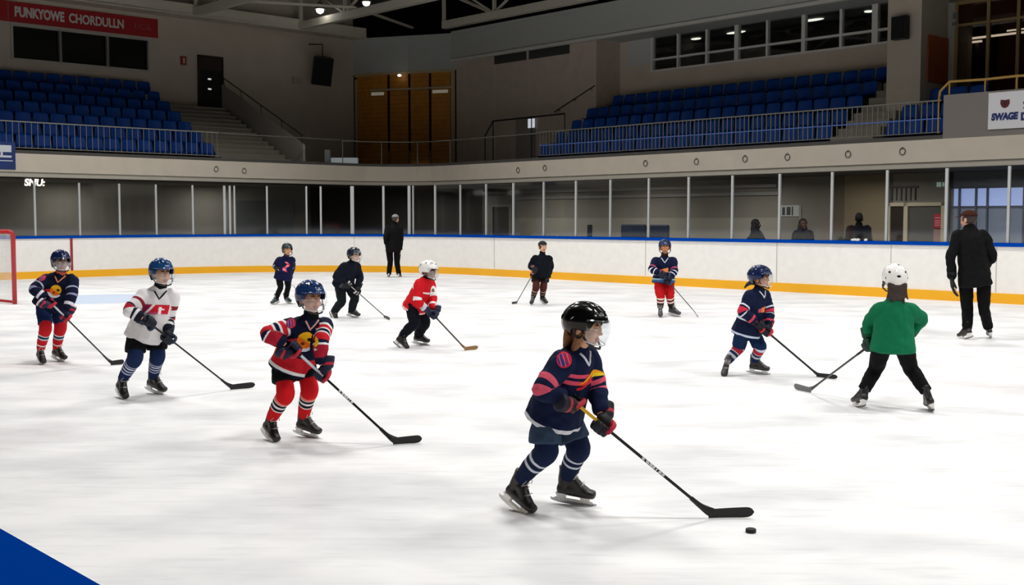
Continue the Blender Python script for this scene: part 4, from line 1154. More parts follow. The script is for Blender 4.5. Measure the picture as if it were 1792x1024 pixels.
# --- glass and posts
posts = [(-420, .055), (-310, .055), (-210, .055), (-120, .055), (-30, .055), (62, .055), (140, .055), (210, .055), (274, .055), (338, .055), (393.5, .075), (403, .06), (411, .05), (468, .055), (537, .055), (562, .06), (617, .115), (671.6, .07), (716.5, .09), (723.5, .04), (762, .06), (806, .045), (851, .05), (898.6, .06), (951.5, .05), (1007.8, .055), (1068, .05), (1135, .05), (1204.6, .055), (1281, .055), (1363.5, .055), (1455, .055), (1551, .055), (1655, .062), (1764, .055), (1880, .055), (2010, .06), (2160, .06)]
alu = mat('post aluminium', 'b9bcbc', .4, metal=.35, bump=.05)
pg = glass('rink glass', (.93, .945, .94), .045, .05)
GT = 2.72; PP = []
q0_, d0_ = path_hit(700, .055)
screen = empty('glass_screen', (q0_.x, q0_.y, 1.205), 'long row of clear glass panes between aluminium posts standing on the blue rail', 'glass screen')
for i, (px, w) in enumerate(posts):
    q, d = path_hit(px, .055); PP.append((q, d))
    mb = MB(); up = V((d.y, -d.x, 0))
    mb.bar(V((0, 0, 1.205)), V((0, 0, GT)), w, .05, up=up)
    mb.v = [v - V((0, 0, 1.205)) for v in mb.v]; o = mb.build('post', alu, screen, bevel=.004); o.location = (q.x - q0_.x, q.y - q0_.y, 0)
gi = 0
for i in range(len(PP) - 1):
    p0, p1 = PP[i][0], PP[i + 1][0]
    d = (p1 - p0); L = d.length; d.normalize()
    w0, w1 = posts[i][1] / 2 + .004, posts[i + 1][1] / 2 + .004
    if L < .45: continue
    c = (p0 + p1) / 2
    mb = MB(); mb.bar(p0 + d * w0 - c, p1 - d * w1 - c, .012, GT - 1.225, up=V((0, 0, 1)))
    o = mb.build('glass_pane', pg, screen); o.location = (c.x - q0_.x, c.y - q0_.y, (GT + 1.225) / 2 - 1.21)
# --- goal at the left edge
gp = ground(26, 532.5); a0, b0 = ab(gp); HG = 1.43
red = mat('goal red', 'b01820', .4, coat=.2)
g = empty('hockey_goal', W(a0, b0), 'red goal frame with white net at the left edge of the ice', 'goal')
def gl(a, b, z): return W(a0 + a, b0 + b, z) - W(a0, b0, 0)
for nm, pts_, r_ in (('goal_post', [gl(0, 0, .0), gl(0, 0, HG - .08), gl(0, .03, HG - .02), gl(0, .1, HG)], .045), ('goal_post', [gl(0, 1.9, 0), gl(0, 1.9, HG - .08), gl(0, 1.87, HG - .02), gl(0, 1.8, HG)], .045),
                     ('crossbar', [gl(0, .1, HG), gl(0, 1.8, HG)], .045),
                     ('base_frame', [gl(0, 0, .045), gl(-.9, .1, .045), gl(-1.05, .3, .045), gl(-1.05, 1.6, .045), gl(-.9, 1.8, .045), gl(0, 1.9, .045)], .028)):
    mb = MB(); mb.tube(pts_, r_, 12); mb.build(nm, red, g, smooth=True)
netm = mat('net white', 'd9dad8', .8)
mb = MB()
def net_pt(u, v):      # u round the back, v up
    back = [(0, .02), (-.45, .06), (-.9, .14), (-1.02, .35), (-1.02, 1.55), (-.9, 1.76), (-.45, 1.84), (0, 1.88)]
    s = u * (len(back) - 1); i = min(int(s), len(back) - 2); t = s - i
    a = back[i][0] + (back[i + 1][0] - back[i][0]) * t; b = back[i][1] + (back[i + 1][1] - back[i][1]) * t
    sh = 1 - .55 * v
    return gl(a * sh, b, .05 + (HG - .09) * v)
for i in range(91): mb.tube([net_pt(i / 90, v / 8) for v in range(9)], .0022, 4, cap=False)
for j in range(36): mb.tube([net_pt(i / 30, j / 35) for i in range(31)], .0022, 4, cap=False)
mb.build('net', netm, g)
# --- storey below the stands
wall_m = mat('lower wall paint', '7a746a', .8, var=.05, vscale=1.5)
wall_br = mat('brown wall shaded', '5c5142', .8, var=.05)
dark = mat('recess shade', '46423b', .9)  # shade of the unlit passage put into this colour
band = mat('pale wall band', '8e887c', .8)
soff = mat('soffit', '4c4a47', .8)
Z1, Z2 = 2.92, 3.60
bl = b_at(535, -4.3)                       # left wall ends here, right wall starts at ar
ar = a_at(850, -7.5)
mb = MB(); mb.wbox(-4.5, -4.3, bl, 30, -.06, 2.95); struct(mb.build('wall_lower_left', wall_m))
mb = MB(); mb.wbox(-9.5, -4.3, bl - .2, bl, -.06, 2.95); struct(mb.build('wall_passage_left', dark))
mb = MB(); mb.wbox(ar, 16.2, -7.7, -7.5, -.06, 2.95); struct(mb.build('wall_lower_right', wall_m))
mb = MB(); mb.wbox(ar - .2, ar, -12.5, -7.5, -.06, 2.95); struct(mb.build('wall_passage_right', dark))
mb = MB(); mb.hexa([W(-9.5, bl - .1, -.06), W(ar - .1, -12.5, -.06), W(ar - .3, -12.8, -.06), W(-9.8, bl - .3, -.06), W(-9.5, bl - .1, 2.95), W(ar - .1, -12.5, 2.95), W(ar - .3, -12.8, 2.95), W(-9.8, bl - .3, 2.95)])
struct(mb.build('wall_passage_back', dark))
# pale dado on the right wall
mb = MB(); mb.wbox(a_at(895, -7.5), a_at(1365, -7.5), -7.5, -7.46, 0, 1.72); struct(mb.build('trim_dado', band))
mb = MB(); mb.wbox(a_at(895, -7.5), a_at(1365, -7.5), -7.5, -7.4, 2.42, 2.52); mb.wbox(a_at(850, -7.5), a_at(1365, -7.5), -7.5, -7.3, 2.66, 2.76); struct(mb.build('trim_pipes', mat('pipe grey', '7f7c76', .5)))
# flat brown wall; darker tone paints the shade on the recess's turned side
ab0, ab1 = a_at(1480, -6.3), a_at(1553, -6.3)
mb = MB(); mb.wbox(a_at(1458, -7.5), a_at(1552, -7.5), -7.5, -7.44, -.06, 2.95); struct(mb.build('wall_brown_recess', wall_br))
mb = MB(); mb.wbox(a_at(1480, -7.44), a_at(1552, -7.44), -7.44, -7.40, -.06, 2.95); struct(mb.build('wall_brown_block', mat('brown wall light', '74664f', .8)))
# doorway on the right passage side
da0, da1 = a_at(864, -7.5), a_at(893, -7.5)
d_ = empty('door_1', W((da0 + da1) / 2, -7.5, 0)); struct(d_); oo = W((da0 + da1) / 2, -7.5, 0)
def rel(mbx, o_): mbx.v = [v - o_ for v in mbx.v]; return mbx
mb = MB(); mb.wbox(da0, da1, -7.5, -7.45, -.05, 2.15); rel(mb, oo).build('door_leaf', dark, d_)
mb = MB(); mb.wbox(da0 - .08, da0, -7.5, -7.42, -.05, 2.25); mb.wbox(da1, da1 + .08, -7.5, -7.42, -.05, 2.25); mb.wbox(da0, da1, -7.5, -7.42, 2.15, 2.25); rel(mb, oo).build('door_frame', band, d_)
# cream door with side light below the right stand
BW = -7.5
m0, m1, m2, m3 = [a_at(x, BW) for x in (1556, 1590, 1652, 1657)]
cream = mat('cream frame', 'b3a58c', .55)
d_ = empty('door_2', W(m0, BW, 0)); struct(d_); oo = W(m0, BW, 0)
mb = MB(); mb.wbox(m0, m0 + .12, BW, BW + .12, -.05, 2.14); mb.wbox(m1 - .06, m1 + .06, BW, BW + .12, -.05, 2.14); mb.wbox(m0, m2 + .1, BW, BW + .12, 2.04, 2.14); mb.wbox(m2, m2 + .1, BW, BW + .12, -.05, 2.14); rel(mb, oo).build('door_frame', cream, d_)
mb = MB(); mb.wbox(m0 + .12, m1 - .06, BW + .02, BW + .06, -.05, 2.04); rel(mb, oo).build('door_leaf', mat('door dark glass', '2c2620', .25), d_)
mb = MB(); mb.wbox(m1 + .06, m2, BW + .02, BW + .06, -.05, 2.04); rel(mb, oo).build('side_light', mat('side light', '57544e', .25), d_)
mb = MB(); mb.wbox(m0 - .1, m3 + .2, BW - .2, BW, 2.14, 2.95); mb.wbox(m0 - .1, m3 + .2, BW - .2, BW - .02, -.06, 2.2); struct(mb.build('wall_over_door', wall_m))
mb = MB()
for i in range(6): mb.wbox(m0 + .1 + i * .14, m0 + .13 + i * .14, BW, BW + .04, 2.2, 2.55)
mb.wbox(m0 + .05, m0 + .9, BW, BW + .05, 2.55, 2.6); tag(mb.build('wall_grille', mat('grille dark', '3a3733', .6), None, origin=W(m0, BW, 2.2)), 'small dark slatted grille on the wall above the cream door frame', 'grille')
# poster on the side light
mb = MB(); c = W(a_at(1641, BW + .08), BW + .08, 0)
pa0, pa1 = a_at(1636, BW + .08), a_at(1649, BW + .08)
po = empty('poster', W(pa0, BW + .07, 1.0), 'red poster over a small beige sheet on the cream framed door', 'poster')
oo = W(pa0, BW + .07, 1.0)
mb = MB(); mb.wbox(pa0, pa1, BW + .065, BW + .075, 1.42, 1.82); rel(mb, oo).build('red_sheet', mat('poster red', 'a8202c', .6), po)
mb = MB()
for zz in (1.5, 1.56, 1.62, 1.7): mb.wbox(pa0 + .03, pa1 - .03, BW + .076, BW + .079, zz, zz + .025)
rel(mb, oo).build('printing', mat('poster pink', 'd88a90', .6), po)
mb = MB(); mb.wbox(pa0, pa1, BW + .065, BW + .075, 1.0, 1.4); rel(mb, oo).build('beige_sheet', mat('poster beige', '8e6c60', .6), po)
# emergency sign box above the door
mb = MB(); sa = a_at(1638, -6.6); sb_ = a_at(1660, -6.6)
es = empty('hanging_sign', W(sa, -6.6, 2.5), 'small hanging box sign with pale green panel above the cream door', 'sign')
oo = W(sa, -6.6, 2.5)
mb.wbox(sa, sb_, -6.65, -6.6, 2.52, 2.68); rel(mb, oo).build('sign_box', mat('sign grey', '6c706a', .5), es)
mb = MB(); mb.wbox(sa + .03, sa + .15, -6.6, -6.595, 2.54, 2.66); mb.wbox(sa + .19, sa + .24, -6.6, -6.595, 2.55, 2.65); rel(mb, oo).build('sign_panel', mat('sign pale green', 'a8c0b0', .5, emit='a8c0b0', estr=.15), es)
mb = MB(); mb.tube([W((sa + sb_) / 2, -6.62, 2.68), W((sa + sb_) / 2, -6.62, 2.95)], .01, 6); rel(mb, oo).build('rod', mat('pipe grey', '7f7c76'), es)
# daylight windows on the far right, each bay a window
wx = [1661, 1679, 1708, 1728, 1766, 1792, 1830, 1880]
mb = MB(); A0, A1 = a_at(1657, BW), a_at(1657, BW) + 9
mb.wbox(A0, A1, BW - .2, BW, 2.55, 2.95); mb.wbox(A0, A1, BW - .2, BW - .01, -.06, 1.0); struct(mb.build('wall_daylight_side', mat('window wall', '5e6068', .7)))
n_ = 0
day = mat('daylight sky pane', '9aa6c8', .3, emit='8a9cd0', estr=.95)
day2 = mat('lower pane', '6e7480', .25, emit='6a7488', estr=.42, var=.2, vscale=2)
frm = mat('window frame grey', '4d5260', .5)
xs = [a_at(x, BW) for x in wx]
for i in range(len(xs) - 1):
    n_ += 1; wo = empty('window_%d' % n_, W(xs[i], BW, 1.0)); struct(wo); oo = W(xs[i], BW, 1.0)
    mb = MB(); mb.wbox(xs[i] + .05, xs[i + 1] - .02, BW - .06, BW - .03, 2.02, 2.5); rel(mb, oo).build('upper_pane', day, wo)
    mb = MB(); mb.wbox(xs[i] + .05, xs[i + 1] - .02, BW - .06, BW - .03, 1.0, 1.98); rel(mb, oo).build('lower_pane', day2, wo)
    mb = MB(); mb.wbox(xs[i], xs[i] + .05, BW - .1, BW + .03, 1.0, 2.55); mb.wbox(xs[i], xs[i + 1], BW - .1, BW, 1.97, 2.03); mb.wbox(xs[i], xs[i + 1], BW - .1, BW, 2.5, 2.56); rel(mb, oo).build('window_frame', frm, wo)
# reflective dark board and door posts in the left gate bay
mb = MB(); q0, q1 = b_at(511, -4.3), b_at(413, -4.3)
tag(mb.wbox(-4.3, -4.25, q0, q1, .3, 2.35).build('notice_board', mat('board sheen', '5a5d5c', .35, bump=.5, bscale=3), None, origin=W(-4.3, q0, .3)), 'large grey reflective panel on the wall behind the gate posts', 'panel')
for i, (x, y0_, w) in enumerate(((395.5, 2.35, .09), (410, 2.2, .05))):
    q, dd = path_hit(x, .30); mb = MB(); mb.bar(V((0, 0, 0)), V((0, 0, y0_)), w, .06, up=V((dd.y, -dd.x, 0)))
    o = mb.build('gate_post', mat('gate steel', '8f9ba4', .35, metal=.6), None, bevel=.004); o.location = (q.x, q.y, -.06)
    tag(o, ('wider' if i == 0 else 'slimmer') + ' steel gate post standing just behind the boards beside the grey panel', 'post', 'gate posts')
# wall notice (papers)
NA0, NA1 = a_at(1368, -7.5), a_at(1404, -7.5)
pn = empty('wall_notice', W(NA0, -7.5, 1.7), 'white notice sheet with dark picture on the lower right wall', 'notice'); oo = W(NA0, -7.5, 1.7)
mb = MB(); mb.wbox(NA0, NA0 + .66, -7.5, -7.47, 1.76, 2.1); rel(mb, oo).build('sheet', mat('notice paper', 'a8a8a4', .6), pn)
mb = MB(); mb.wbox(NA0 + .66, NA1, -7.5, -7.475, 1.68, 2.1); rel(mb, oo).build('backing', mat('notice back', '8a847a', .7), pn)
mb = MB(); mb.wbox(NA0 + .22, NA0 + .36, -7.47, -7.465, 1.80, 2.05); mb.wbox(NA0 + .40, NA0 + .45, -7.47, -7.465, 1.79, 2.06); mb.wbox(NA0 + .06, NA0 + .16, -7.47, -7.465, 1.80, 2.04); rel(mb, oo).build('picture', mat('notice ink', '2c3030', .6), pn)
# padded chairs, bin and plant just behind the boards
def padded(px0, px1, b, ztop, label):
    a0_, a1_ = a_at(px0, b), a_at(px1, b); am = (a0_ + a1_) / 2; r = empty('padded_bench', W(am, b, -.06), label, 'bench', 'dark blue padded bench backs')
    oo = W(am, b, -.06); m_ = mat('navy vinyl', '16233a', .5)
    mb = MB(); mb.wbox(a0_, a1_, b - .06, b + .06, .75, ztop); rel(mb, oo).build('backrest', m_, r, bevel=.035)
    mb = MB(); mb.wbox(a0_, a1_, b - .5, b - .06, .42, .52); rel(mb, oo).build('seat', m_, r, bevel=.02)
    for aa in (a0_ + .08, a1_ - .08):
        for bb in (b - .02, b - .44):
            mb = MB(); mb.wbox(aa - .02, aa + .02, bb - .02, bb + .02, -.06, .76 if bb > b - .1 else .42); rel(mb, oo).build('leg', mat('bench leg', '2a2a2c', .4), r)
padded(1089, 1131, -1.6, 1.53, 'dark blue padded bench back behind the boards, left of the glass post')
padded(1138, 1171, -1.6, 1.52, 'dark blue padded bench back behind the boards, right of the glass post')
pa, pb_ = a_at(1032.5, -.9), -.9
r = empty('loudspeaker_column', W(pa, pb_, -.06), 'slim black upright box standing just behind the boards', 'speaker'); oo = W(pa, pb_, -.06)
mb = MB(); mb.wbox(pa - .05, pa + .05, pb_ - .06, pb_ + .06, .98, 1.52); rel(mb, oo).build('box', mat('matte black', '0d0d0d', .6), r, bevel=.012)
mb = MB(); mb.tube([W(pa, pb_, .0) - oo, W(pa, pb_, 1.0) - oo], .018, 8); mb.build('stand', mat('bench leg', '2a2a2c'), r)
mb = MB(); mb.tube([W(pa, pb_, -.06) - oo, W(pa, pb_, -.02) - oo], [.16, .15], 16); mb.build('foot', mat('bench leg', '2a2a2c'), r)
pa, pb_ = a_at(1475, -1.5), -1.5
r = empty('potted_plant', W(pa, pb_, -.06), 'small potted plant behind the glass left of the dark haired spectator', 'plant'); oo = W(pa, pb_, -.06)
mb = MB(); mb.box(-.22, .22, -.22, .22, 0, .98); mb.build('pedestal', mat('pedestal', '6a655c', .7), r, bevel=.01)
mb = MB(); mb.tube([(0, 0, .98), (0, 0, 1.2)], [.10, .13], 16); mb.build('pot', mat('pot', '7a6a4a', .6), r, smooth=False)
mb = MB(); rnd = random.Random(3)
for i in range(60):
    an = rnd.uniform(0, 2 * PI); el = rnd.uniform(.1, 1.2); L = rnd.uniform(.10, .26)
    d = V((math.cos(an) * math.cos(el), math.sin(an) * math.cos(el), math.sin(el))); s = d.cross(V((0, 0, 1))).normalized() * .022
    b0_ = V((0, 0, 1.18)); tip = b0_ + d * L; md = b0_ + d * (L * .55) + V((0, 0, .02))
    mb.add([b0_, md - s, tip, md + s, md + V((0, 0, .004))], [(0, 1, 4), (1, 2, 4), (2, 3, 4), (3, 0, 4)])
mb.tube([(0, 0, 1.18), (.01, 0, 1.45)], .008, 6)
o = mb.build('foliage', mat('leaf green', '50562a', .6), r); 
# small white items on the rail by the spectator
for i, (px, w, lab) in enumerate(((1497, .14, 'crumpled white cloth lying on the blue rail in front of the spectator'), (1517, .08, 'small pale folded paper lying on the blue rail right of the white cloth'))):
    q, dd = path_hit(px, .008); S = Solid()
    for j in range(4 if i == 0 else 2):
        S.ell(V((0, 0, .02)) + dd * (w * (j - 1.5) * .3), (dd, V((dd.y, -dd.x, 0)), V((0, 0, 1))), (w * .35, .035, .022 + .008 * (j % 2)), (1, 1, 1))
    o = S.fuse('cloth' if i == 0 else 'paper', mat('white cloth', 'd5d8d6', .9), None, voxel=.008, wrinkle=.004, wsc=30, attrs=False); o.location = (q.x, q.y, 1.203)
    tag(o, lab, 'cloth' if i == 0 else 'paper')
# ============================================================ balcony, stands, upper walls, roof
AL, BR_ = -1.74, -3.8         # fascia planes of the left and right stand
ch = 2.4                      # chamfer of the corner
fas_m = mat('fascia concrete', 'cfc5b5', .75, var=.04, vscale=2.2, bump=.1)
curb_m = mat('curb grey', '4c4a47', .8)
fpath = [(AL, 30), (AL, BR_ + ch)] + [(AL + ch * (1 - math.cos(t)), BR_ + ch * (1 - math.sin(t))) for t in [PI / 2 * i / 6 for i in range(1, 6)]] + [(AL + ch, BR_), (30, BR_)]
def fsweep(name, prof, m, parent=None):
    n = len(fpath); mb = MB(); k = len(prof)
    nn = []
    for i in range(n):
        a, b = fpath[i]; p0 = fpath[max(i - 1, 0)]; p1 = fpath[min(i + 1, n - 1)]
        d = V((p1[0] - p0[0], p1[1] - p0[1], 0)).normalized(); nn.append(V((d.y, -d.x)))   # outward, away from the ice
    for (a, b), q in zip(fpath, nn):
        for (o, z) in prof: mb.v.append(W(a - abs(q.x) * o, b - abs(q.y) * o, z))
    for i in range(n - 1):
        for j in range(k):
            mb.f.append([i * k + j, (i + 1) * k + j, (i + 1) * k + (j + 1) % k, i * k + (j + 1) % k]); mb.mi.append(0)
    mb.f.append(list(range(k))); mb.f.append([(n - 1) * k + j for j in range(k)]); mb.mi += [0, 0]
    return mb.build(name, m, parent)
bal = struct(fsweep('wall_balcony_fascia', [(0, 3.06), (0, 3.60), (.25, 3.60), (.25, 3.06)], fas_m))
fsweep('lower_lip', [(.05, 2.92), (.05, 3.055), (.3, 3.055), (.3, 2.92)], mat('fascia lip', 'b5afa3', .75), bal)
fsweep('curb', [(.04, 3.60), (.04, 3.70), (.16, 3.70), (.16, 3.60)], curb_m, bal)
# slab: soffit below and concourse floor above
mb = MB()
FL = 3.46
def slab(mbx, z0, z1):
    mbx.wbox(-12.6, AL - .25, -14, 30, z0, z1); mbx.wbox(AL - .25, 30, -14, BR_ - .25, z0, z1)
    mbx.prism([W(AL - .25, BR_ - .25, z0), W(AL + ch - .1, BR_ - .25, z0), W(AL + .45, BR_ + .45, z0), W(AL - .25, BR_ + ch - .1, z0)], (0, 0, z1 - z0))
slab(mb, 2.955, 3.1); struct(mb.build('ceiling_soffit', soff))
mb = MB(); slab(mb, 3.3, FL); struct(mb.build('floor_balcony', mat('balcony floor', '4a4743', .85)))
# rings on the fascia
ringm = mat('ring steel', '5c574e', .5)
for i, px in enumerate((378, 427, 907, 954, 1130, 1219, 1304, 1378, 1484, 1579)):
    left = px < 600
    if left: bb = b_at(px, AL); c = W(AL, bb, 0); nrm = AX; sd = BX; dist = c.y
    else: aa = a_at(px, BR_); c = W(aa, BR_, 0); nrm = BX; sd = AX; dist = c.y
    py = {378: 296, 427: 299, 907: 298, 954: 294, 1130: 286, 1219: 283, 1304: 278, 1378: 275, 1484: 270, 1579: 265}[px]
    z = at_depth(px, py, dist).z; mb = MB(); c0 = V((c.x, c.y, z)) + nrm * .02
    mb.tube([c0 + sd * (.075 * math.cos(t)) + V((0, 0, .085 * math.sin(t))) for t in [2 * PI * j / 16 for j in range(17)]], .011, 6, cap=False)
    mb.tube([c0 - nrm * .03 + V((0, 0, .085)), c0 + nrm * .01 + V((0, 0, .085))], .02, 8)
    o = mb.build('fascia_ring', ringm, None, smooth=True, origin=c0)
    tag(o, 'small round metal ring on the cream balcony fascia, %s from the left' % ORD[i], 'ring', 'rings along the balcony fascia')
# ------------------------------------------------------------ railings
rail_m = mat('rail steel', '77756e', .45, metal=.3); rail_l = mat('rail light', '8c8a84', .45, metal=.3)
def railing(name, label, P0, P1, zb, zt, nb, posts_at, balr=.011, mid=None, m=rail_m, group=None):
    r = empty(name, P0 + V((0, 0, zb)), label, 'railing', group); oo = P0 + V((0, 0, zb))
    d = P1 - P0; L = d.length; d.normalize()
    mb = MB(); mb.bar(P0 + V((0, 0, zt)) - oo, P1 + V((0, 0, zt)) - oo, .045, .035); mb.build('top_rail', m, r, bevel=.006)
    if mid is not None:
        mb = MB(); mb.bar(P0 + V((0, 0, mid)) - oo, P1 + V((0, 0, mid)) - oo, .03, .03); mb.build('mid_rail', mat('rail blue', '4a6ab0', .5), r)['label'] = 'bluish middle rail'
    if nb:
        b0_ = zb + .07; mb = MB(); mb.bar(P0 + V((0, 0, b0_)) - oo, P1 + V((0, 0, b0_)) - oo, .025, .02); mb.build('bottom_rail', m, r)
    for t in posts_at:
        q = P0 + d * (L * t) - oo; mb = MB(); mb.bar(q, q + V((0, 0, zt - zb)), .04, .04, up=d); mb.build('post', m, r)
    me = None
    for i in range(nb):
        q = P0 + d * (L * (i + .5) / nb)
        if me is None:
            mbb = MB(); mbb.bar(V((0, 0, .07)), V((0, 0, zt - zb - .01)), balr * 2, balr * 2, up=d); me = mbb.mesh('baluster'); me.materials.append(m)
        o = link('baluster', me, r); o.location = q - P0
    return r
bo = BR_ - .10; ao = AL - .10
aR0, aR1 = a_at(943, bo), a_at(1645, bo)
railing('railing', 'long grey railing with closely set bars in front of the right stand', W(aR0, bo), W(aR1, bo), 3.70, 4.53, 96, [i / 9 for i in range(10)], mid=4.10)
aR2 = AL + ch + .3
pr = [(a_at(x, bo) - aR2) / (aR0 - .06 - aR2) for x in (851, 905)]
railing('railing', 'grey railing with wide gaps in front of the small door left of the barred railing', W(aR2, bo), W(aR0 - .06, bo), 3.70, 4.50, 0, [0] + [p_ for p_ in pr if 0 < p_ < 1] + [.99])
bL1 = BR_ + ch + .3; bL0 = b_at(385, ao)
railing('railing', 'thin railing of wide gaps in front of the left stairs and blank wall', W(ao, bL1), W(ao, bL0 - .05), 3.70, 4.52, 0, [0, .26, .5, .74, .99])
railing('railing', 'grey railing with slim bars in front of the left stand', W(ao, bL0), W(ao, 12.5), 3.70, 4.53, 48, [0, .11, .22, .33, .52, .62, .8, 1], balr=.006, m=rail_l)
# corner railing in front of the wooden doors
cp = [(a - .1 if i < 4 else a - .04, b - .04 if i < 4 else b - .1) for i, (a, b) in enumerate(fpath[1:-1])]
cpts = [W(a, b, 0) for a, b in [(ao, bL1 - .05)] + cp[1:-1] + [(aR2 - .05, bo)]]
r = empty('railing', cpts[0] + V((0, 0, 3.7)), 'curved corner railing with glass infill in front of the wooden doors', 'railing'); oo = cpts[0] + V((0, 0, 3.7))
mb = MB(); mb.tube([q + V((0, 0, 4.5)) - oo for q in cpts], .02, 8); mb.build('top_rail', rail_m, r, smooth=True)
for q in cpts[::2]:
    mb = MB(); mb.tube([q + V((0, 0, 3.7)) - oo, q + V((0, 0, 4.5)) - oo], .018, 8); mb.build('post', rail_m, r)
# ------------------------------------------------------------ stands
tread = mat('terrace concrete', '2c2a28', .85, var=.05)
NL, PL = 7, .8
FLl = [3.46 + .42 * k_ for k_ in range(NL)]
b1s, b1e = 3.0, 16.0
mb = MB()
for k_ in range(NL):
    a1_ = -2.95 - .8 * k_; mb.wbox(a1_ - .8 if k_ < NL - 1 else -8.9, a1_, b1s, b1e, FL - .02, FLl[k_] + (.001 if k_ == 0 else 0))
struct(mb.build('floor_left_terrace', tread))
# stairs beside the left seats
bs0 = .1; mb = MB(); ns = 14; zt = FLl[-1]
for i in range(ns):
    a1_ = -2.75 - i * .39; mb.wbox(-8.9, a1_, bs0 + .1, b1s - .02, FL + (zt - FL) * i / ns - .05, FL + (zt - FL) * (i + 1) / ns - .002)
mb.wbox(-8.9, -8.2, -1.2, b1s - .02, zt - .3, zt)
struct(mb.build('floor_left_stairs', mat('stair concrete', '8e887c', .8, var=.06)))
mb = MB()
for i in range(ns):
    a1_ = -2.75 - i * .39; mb.wbox(a1_ - .04, a1_ + .004, bs0 + .11, b1s - .03, FL + (zt - FL) * (i + 1) / ns - .003, FL + (zt - FL) * (i + 1) / ns + .012)
struct(mb.build('trim_stair_nosings', mat('nosing', '8a8478', .7)))
# sloped parapet and handrail along the stairs
par_m = mat('parapet', '98948a', .8)
mb = MB(); mb.prism([W(-8.3, bs0, 3.47), W(-2.5, bs0, 3.47), W(-2.5, bs0, 4.33), W(-8.3, bs0, 6.95)], W(0, -.1) - W(0, 0)); struct(mb.build('wall_stair_parapet', par_m))
hr_ = empty('handrail', W(-8.3, bs0, 6.9), 'dark sloping handrail above the parapet of the left stairs', 'handrail'); oo = W(-8.3, bs0, 6.9)
mb = MB(); mb.tube([W(-8.25, bs0, 7.25) - oo, W(-2.5, bs0, 4.66) - oo], .022, 8); mb.build('rail', mat('dark rail', '2a2724', .5), hr_)
for t in (0.02, .25, .5, .75, .98):
    a_ = -8.25 + 5.75 * t; z_ = 7.25 - 2.59 * t; mb = MB(); mb.tube([W(a_, bs0 - .05, z_ - .42) - oo, W(a_, bs0, z_) - oo], .012, 6); mb.build('bracket', mat('dark rail', '2a2724', .5), hr_)
# seats
seat_m = mat('seat blue plastic', '0a4498', .5, spec=.2); seat_k = mat('seat steel', '20242a', .5, metal=.5)
def seat_meshes():
    S = MB(); n = 10; vs = []; H = .38; Wd = .50
    for lay in (0, 1):
        for j in range(7):
            v = j / 6
            for i in range(n + 1):
                u = i / n * 2 - 1; w_ = Wd / 2 * (1 - .06 * v * v) * (1 if v < .85 else 1 - .12 * (v - .85) / .15)
                y = -.17 - .07 * v + .055 * u * u + (0 if lay == 0 else -.018); z = .46 + H * v - (.012 * u * u if v > .9 else 0)
                vs.append((u * w_, y, z))
    fs = []; q = 7 * (n + 1)
    for j in range(6):
        for i in range(n):
            a = j * (n + 1) + i; fs += [(a, a + 1, a + n + 2, a + n + 1), (q + a, q + a + n + 1, q + a + n + 2, q + a + 1)]
    for i in range(n):
        fs += [(i, q + i, q + i + 1, i + 1), (6 * (n + 1) + i, 6 * (n + 1) + i + 1, q + 6 * (n + 1) + i + 1, q + 6 * (n + 1) + i)]
    for j in range(6):
        a = j * (n + 1); fs += [(a, a + n + 1, q + a + n + 1, q + a), (a + n, q + a + n, q + a + 2 * n + 1, a + 2 * n + 1)]
    S.add(vs, fs); back = S.mesh('seat_back', True); back.materials.append(seat_m)
    P_ = MB(); vs = []
    for lay in (0, -.02):
        for j in range(6):
            v = j / 5
            for i in range(n + 1):
                u = i / n * 2 - 1
                vs.append((u * .22 * (1 - .08 * v), -.17 + .36 * v, .42 + lay + .03 * u * u + .02 * math.sin(v * PI) * -1 + .02 * v))
    fs = []; q = 6 * (n + 1)
    for j in range(5):
        for i in range(n):
            a = j * (n + 1) + i; fs += [(a, a + 1, a + n + 2, a + n + 1), (q + a, q + a + n + 1, q + a + n + 2, q + a + 1)]
    for i in range(n): fs += [(i, q + i, q + i + 1, i + 1), (5 * (n + 1) + i, 5 * (n + 1) + i + 1, q + 5 * (n + 1) + i + 1, q + 5 * (n + 1) + i)]
    for j in range(5):
        a = j * (n + 1); fs += [(a, a + n + 1, q + a + n + 1, q + a), (a + n, q + a + n, q + a + 2 * n + 1, a + 2 * n + 1)]
    P_.add(vs, fs); pan = P_.mesh('seat_pan', True); pan.materials.append(seat_m)
    L = MB(); L.box(-.03, .03, -.16, -.10, 0, .41); L.box(-.03, .03, -.16, .1, .36, .40); leg_ = L.mesh('bracket'); leg_.materials.append(seat_k)
    return back, pan, leg_
sb, spn, slg = seat_meshes()
def seat(p, ang, label, group):
    o = link('stadium_seat', sb); o.location = p; o.rotation_euler = (0, 0, ang); tag(o, label, 'seat', group)
    link('seat_pan', spn, o); link('bracket', slg, o)
angL = math.atan2(AX.y, AX.x) - PI / 2; angR = math.atan2(BX.y, BX.x) - PI / 2
for k_ in range(NL):
    for i in range(15 if k_ < 3 else (14 if k_ < 5 else 13)):
        row = ORD[k_]; seat(W(-2.95 - .8 * k_ - .42, b1s + .30 + .56 * i, FLl[k_]), angL + random.uniform(-.02, .02), 'blue plastic seat in the left stand, %s row up, %s from the stairs' % (row, ORD[i]), 'blue seats in the left stand')
NR = 5; FLr = [3.46 + .48 * k_ for k_ in range(NR)]
mb = MB()
for k_ in range(NR):
    b1_ = -5.3 - .8 * k_; mb.wbox(3.2, 15.35, b1_ - .8 if k_ < NR - 1 else -9.95, b1_, FL - .02, FLr[k_] + (.001 if k_ == 0 else 0))
mb2 = MB()
for k_ in range(NR):
    b1_ = -5.3 - .8 * k_
    if k_ < 4: mb2.wbox(16.7, 19.6, b1_ - .8 if k_ < 3 else -8.45, b1_, FL - .02, FLr[k_] + (.001 if k_ == 0 else 0))
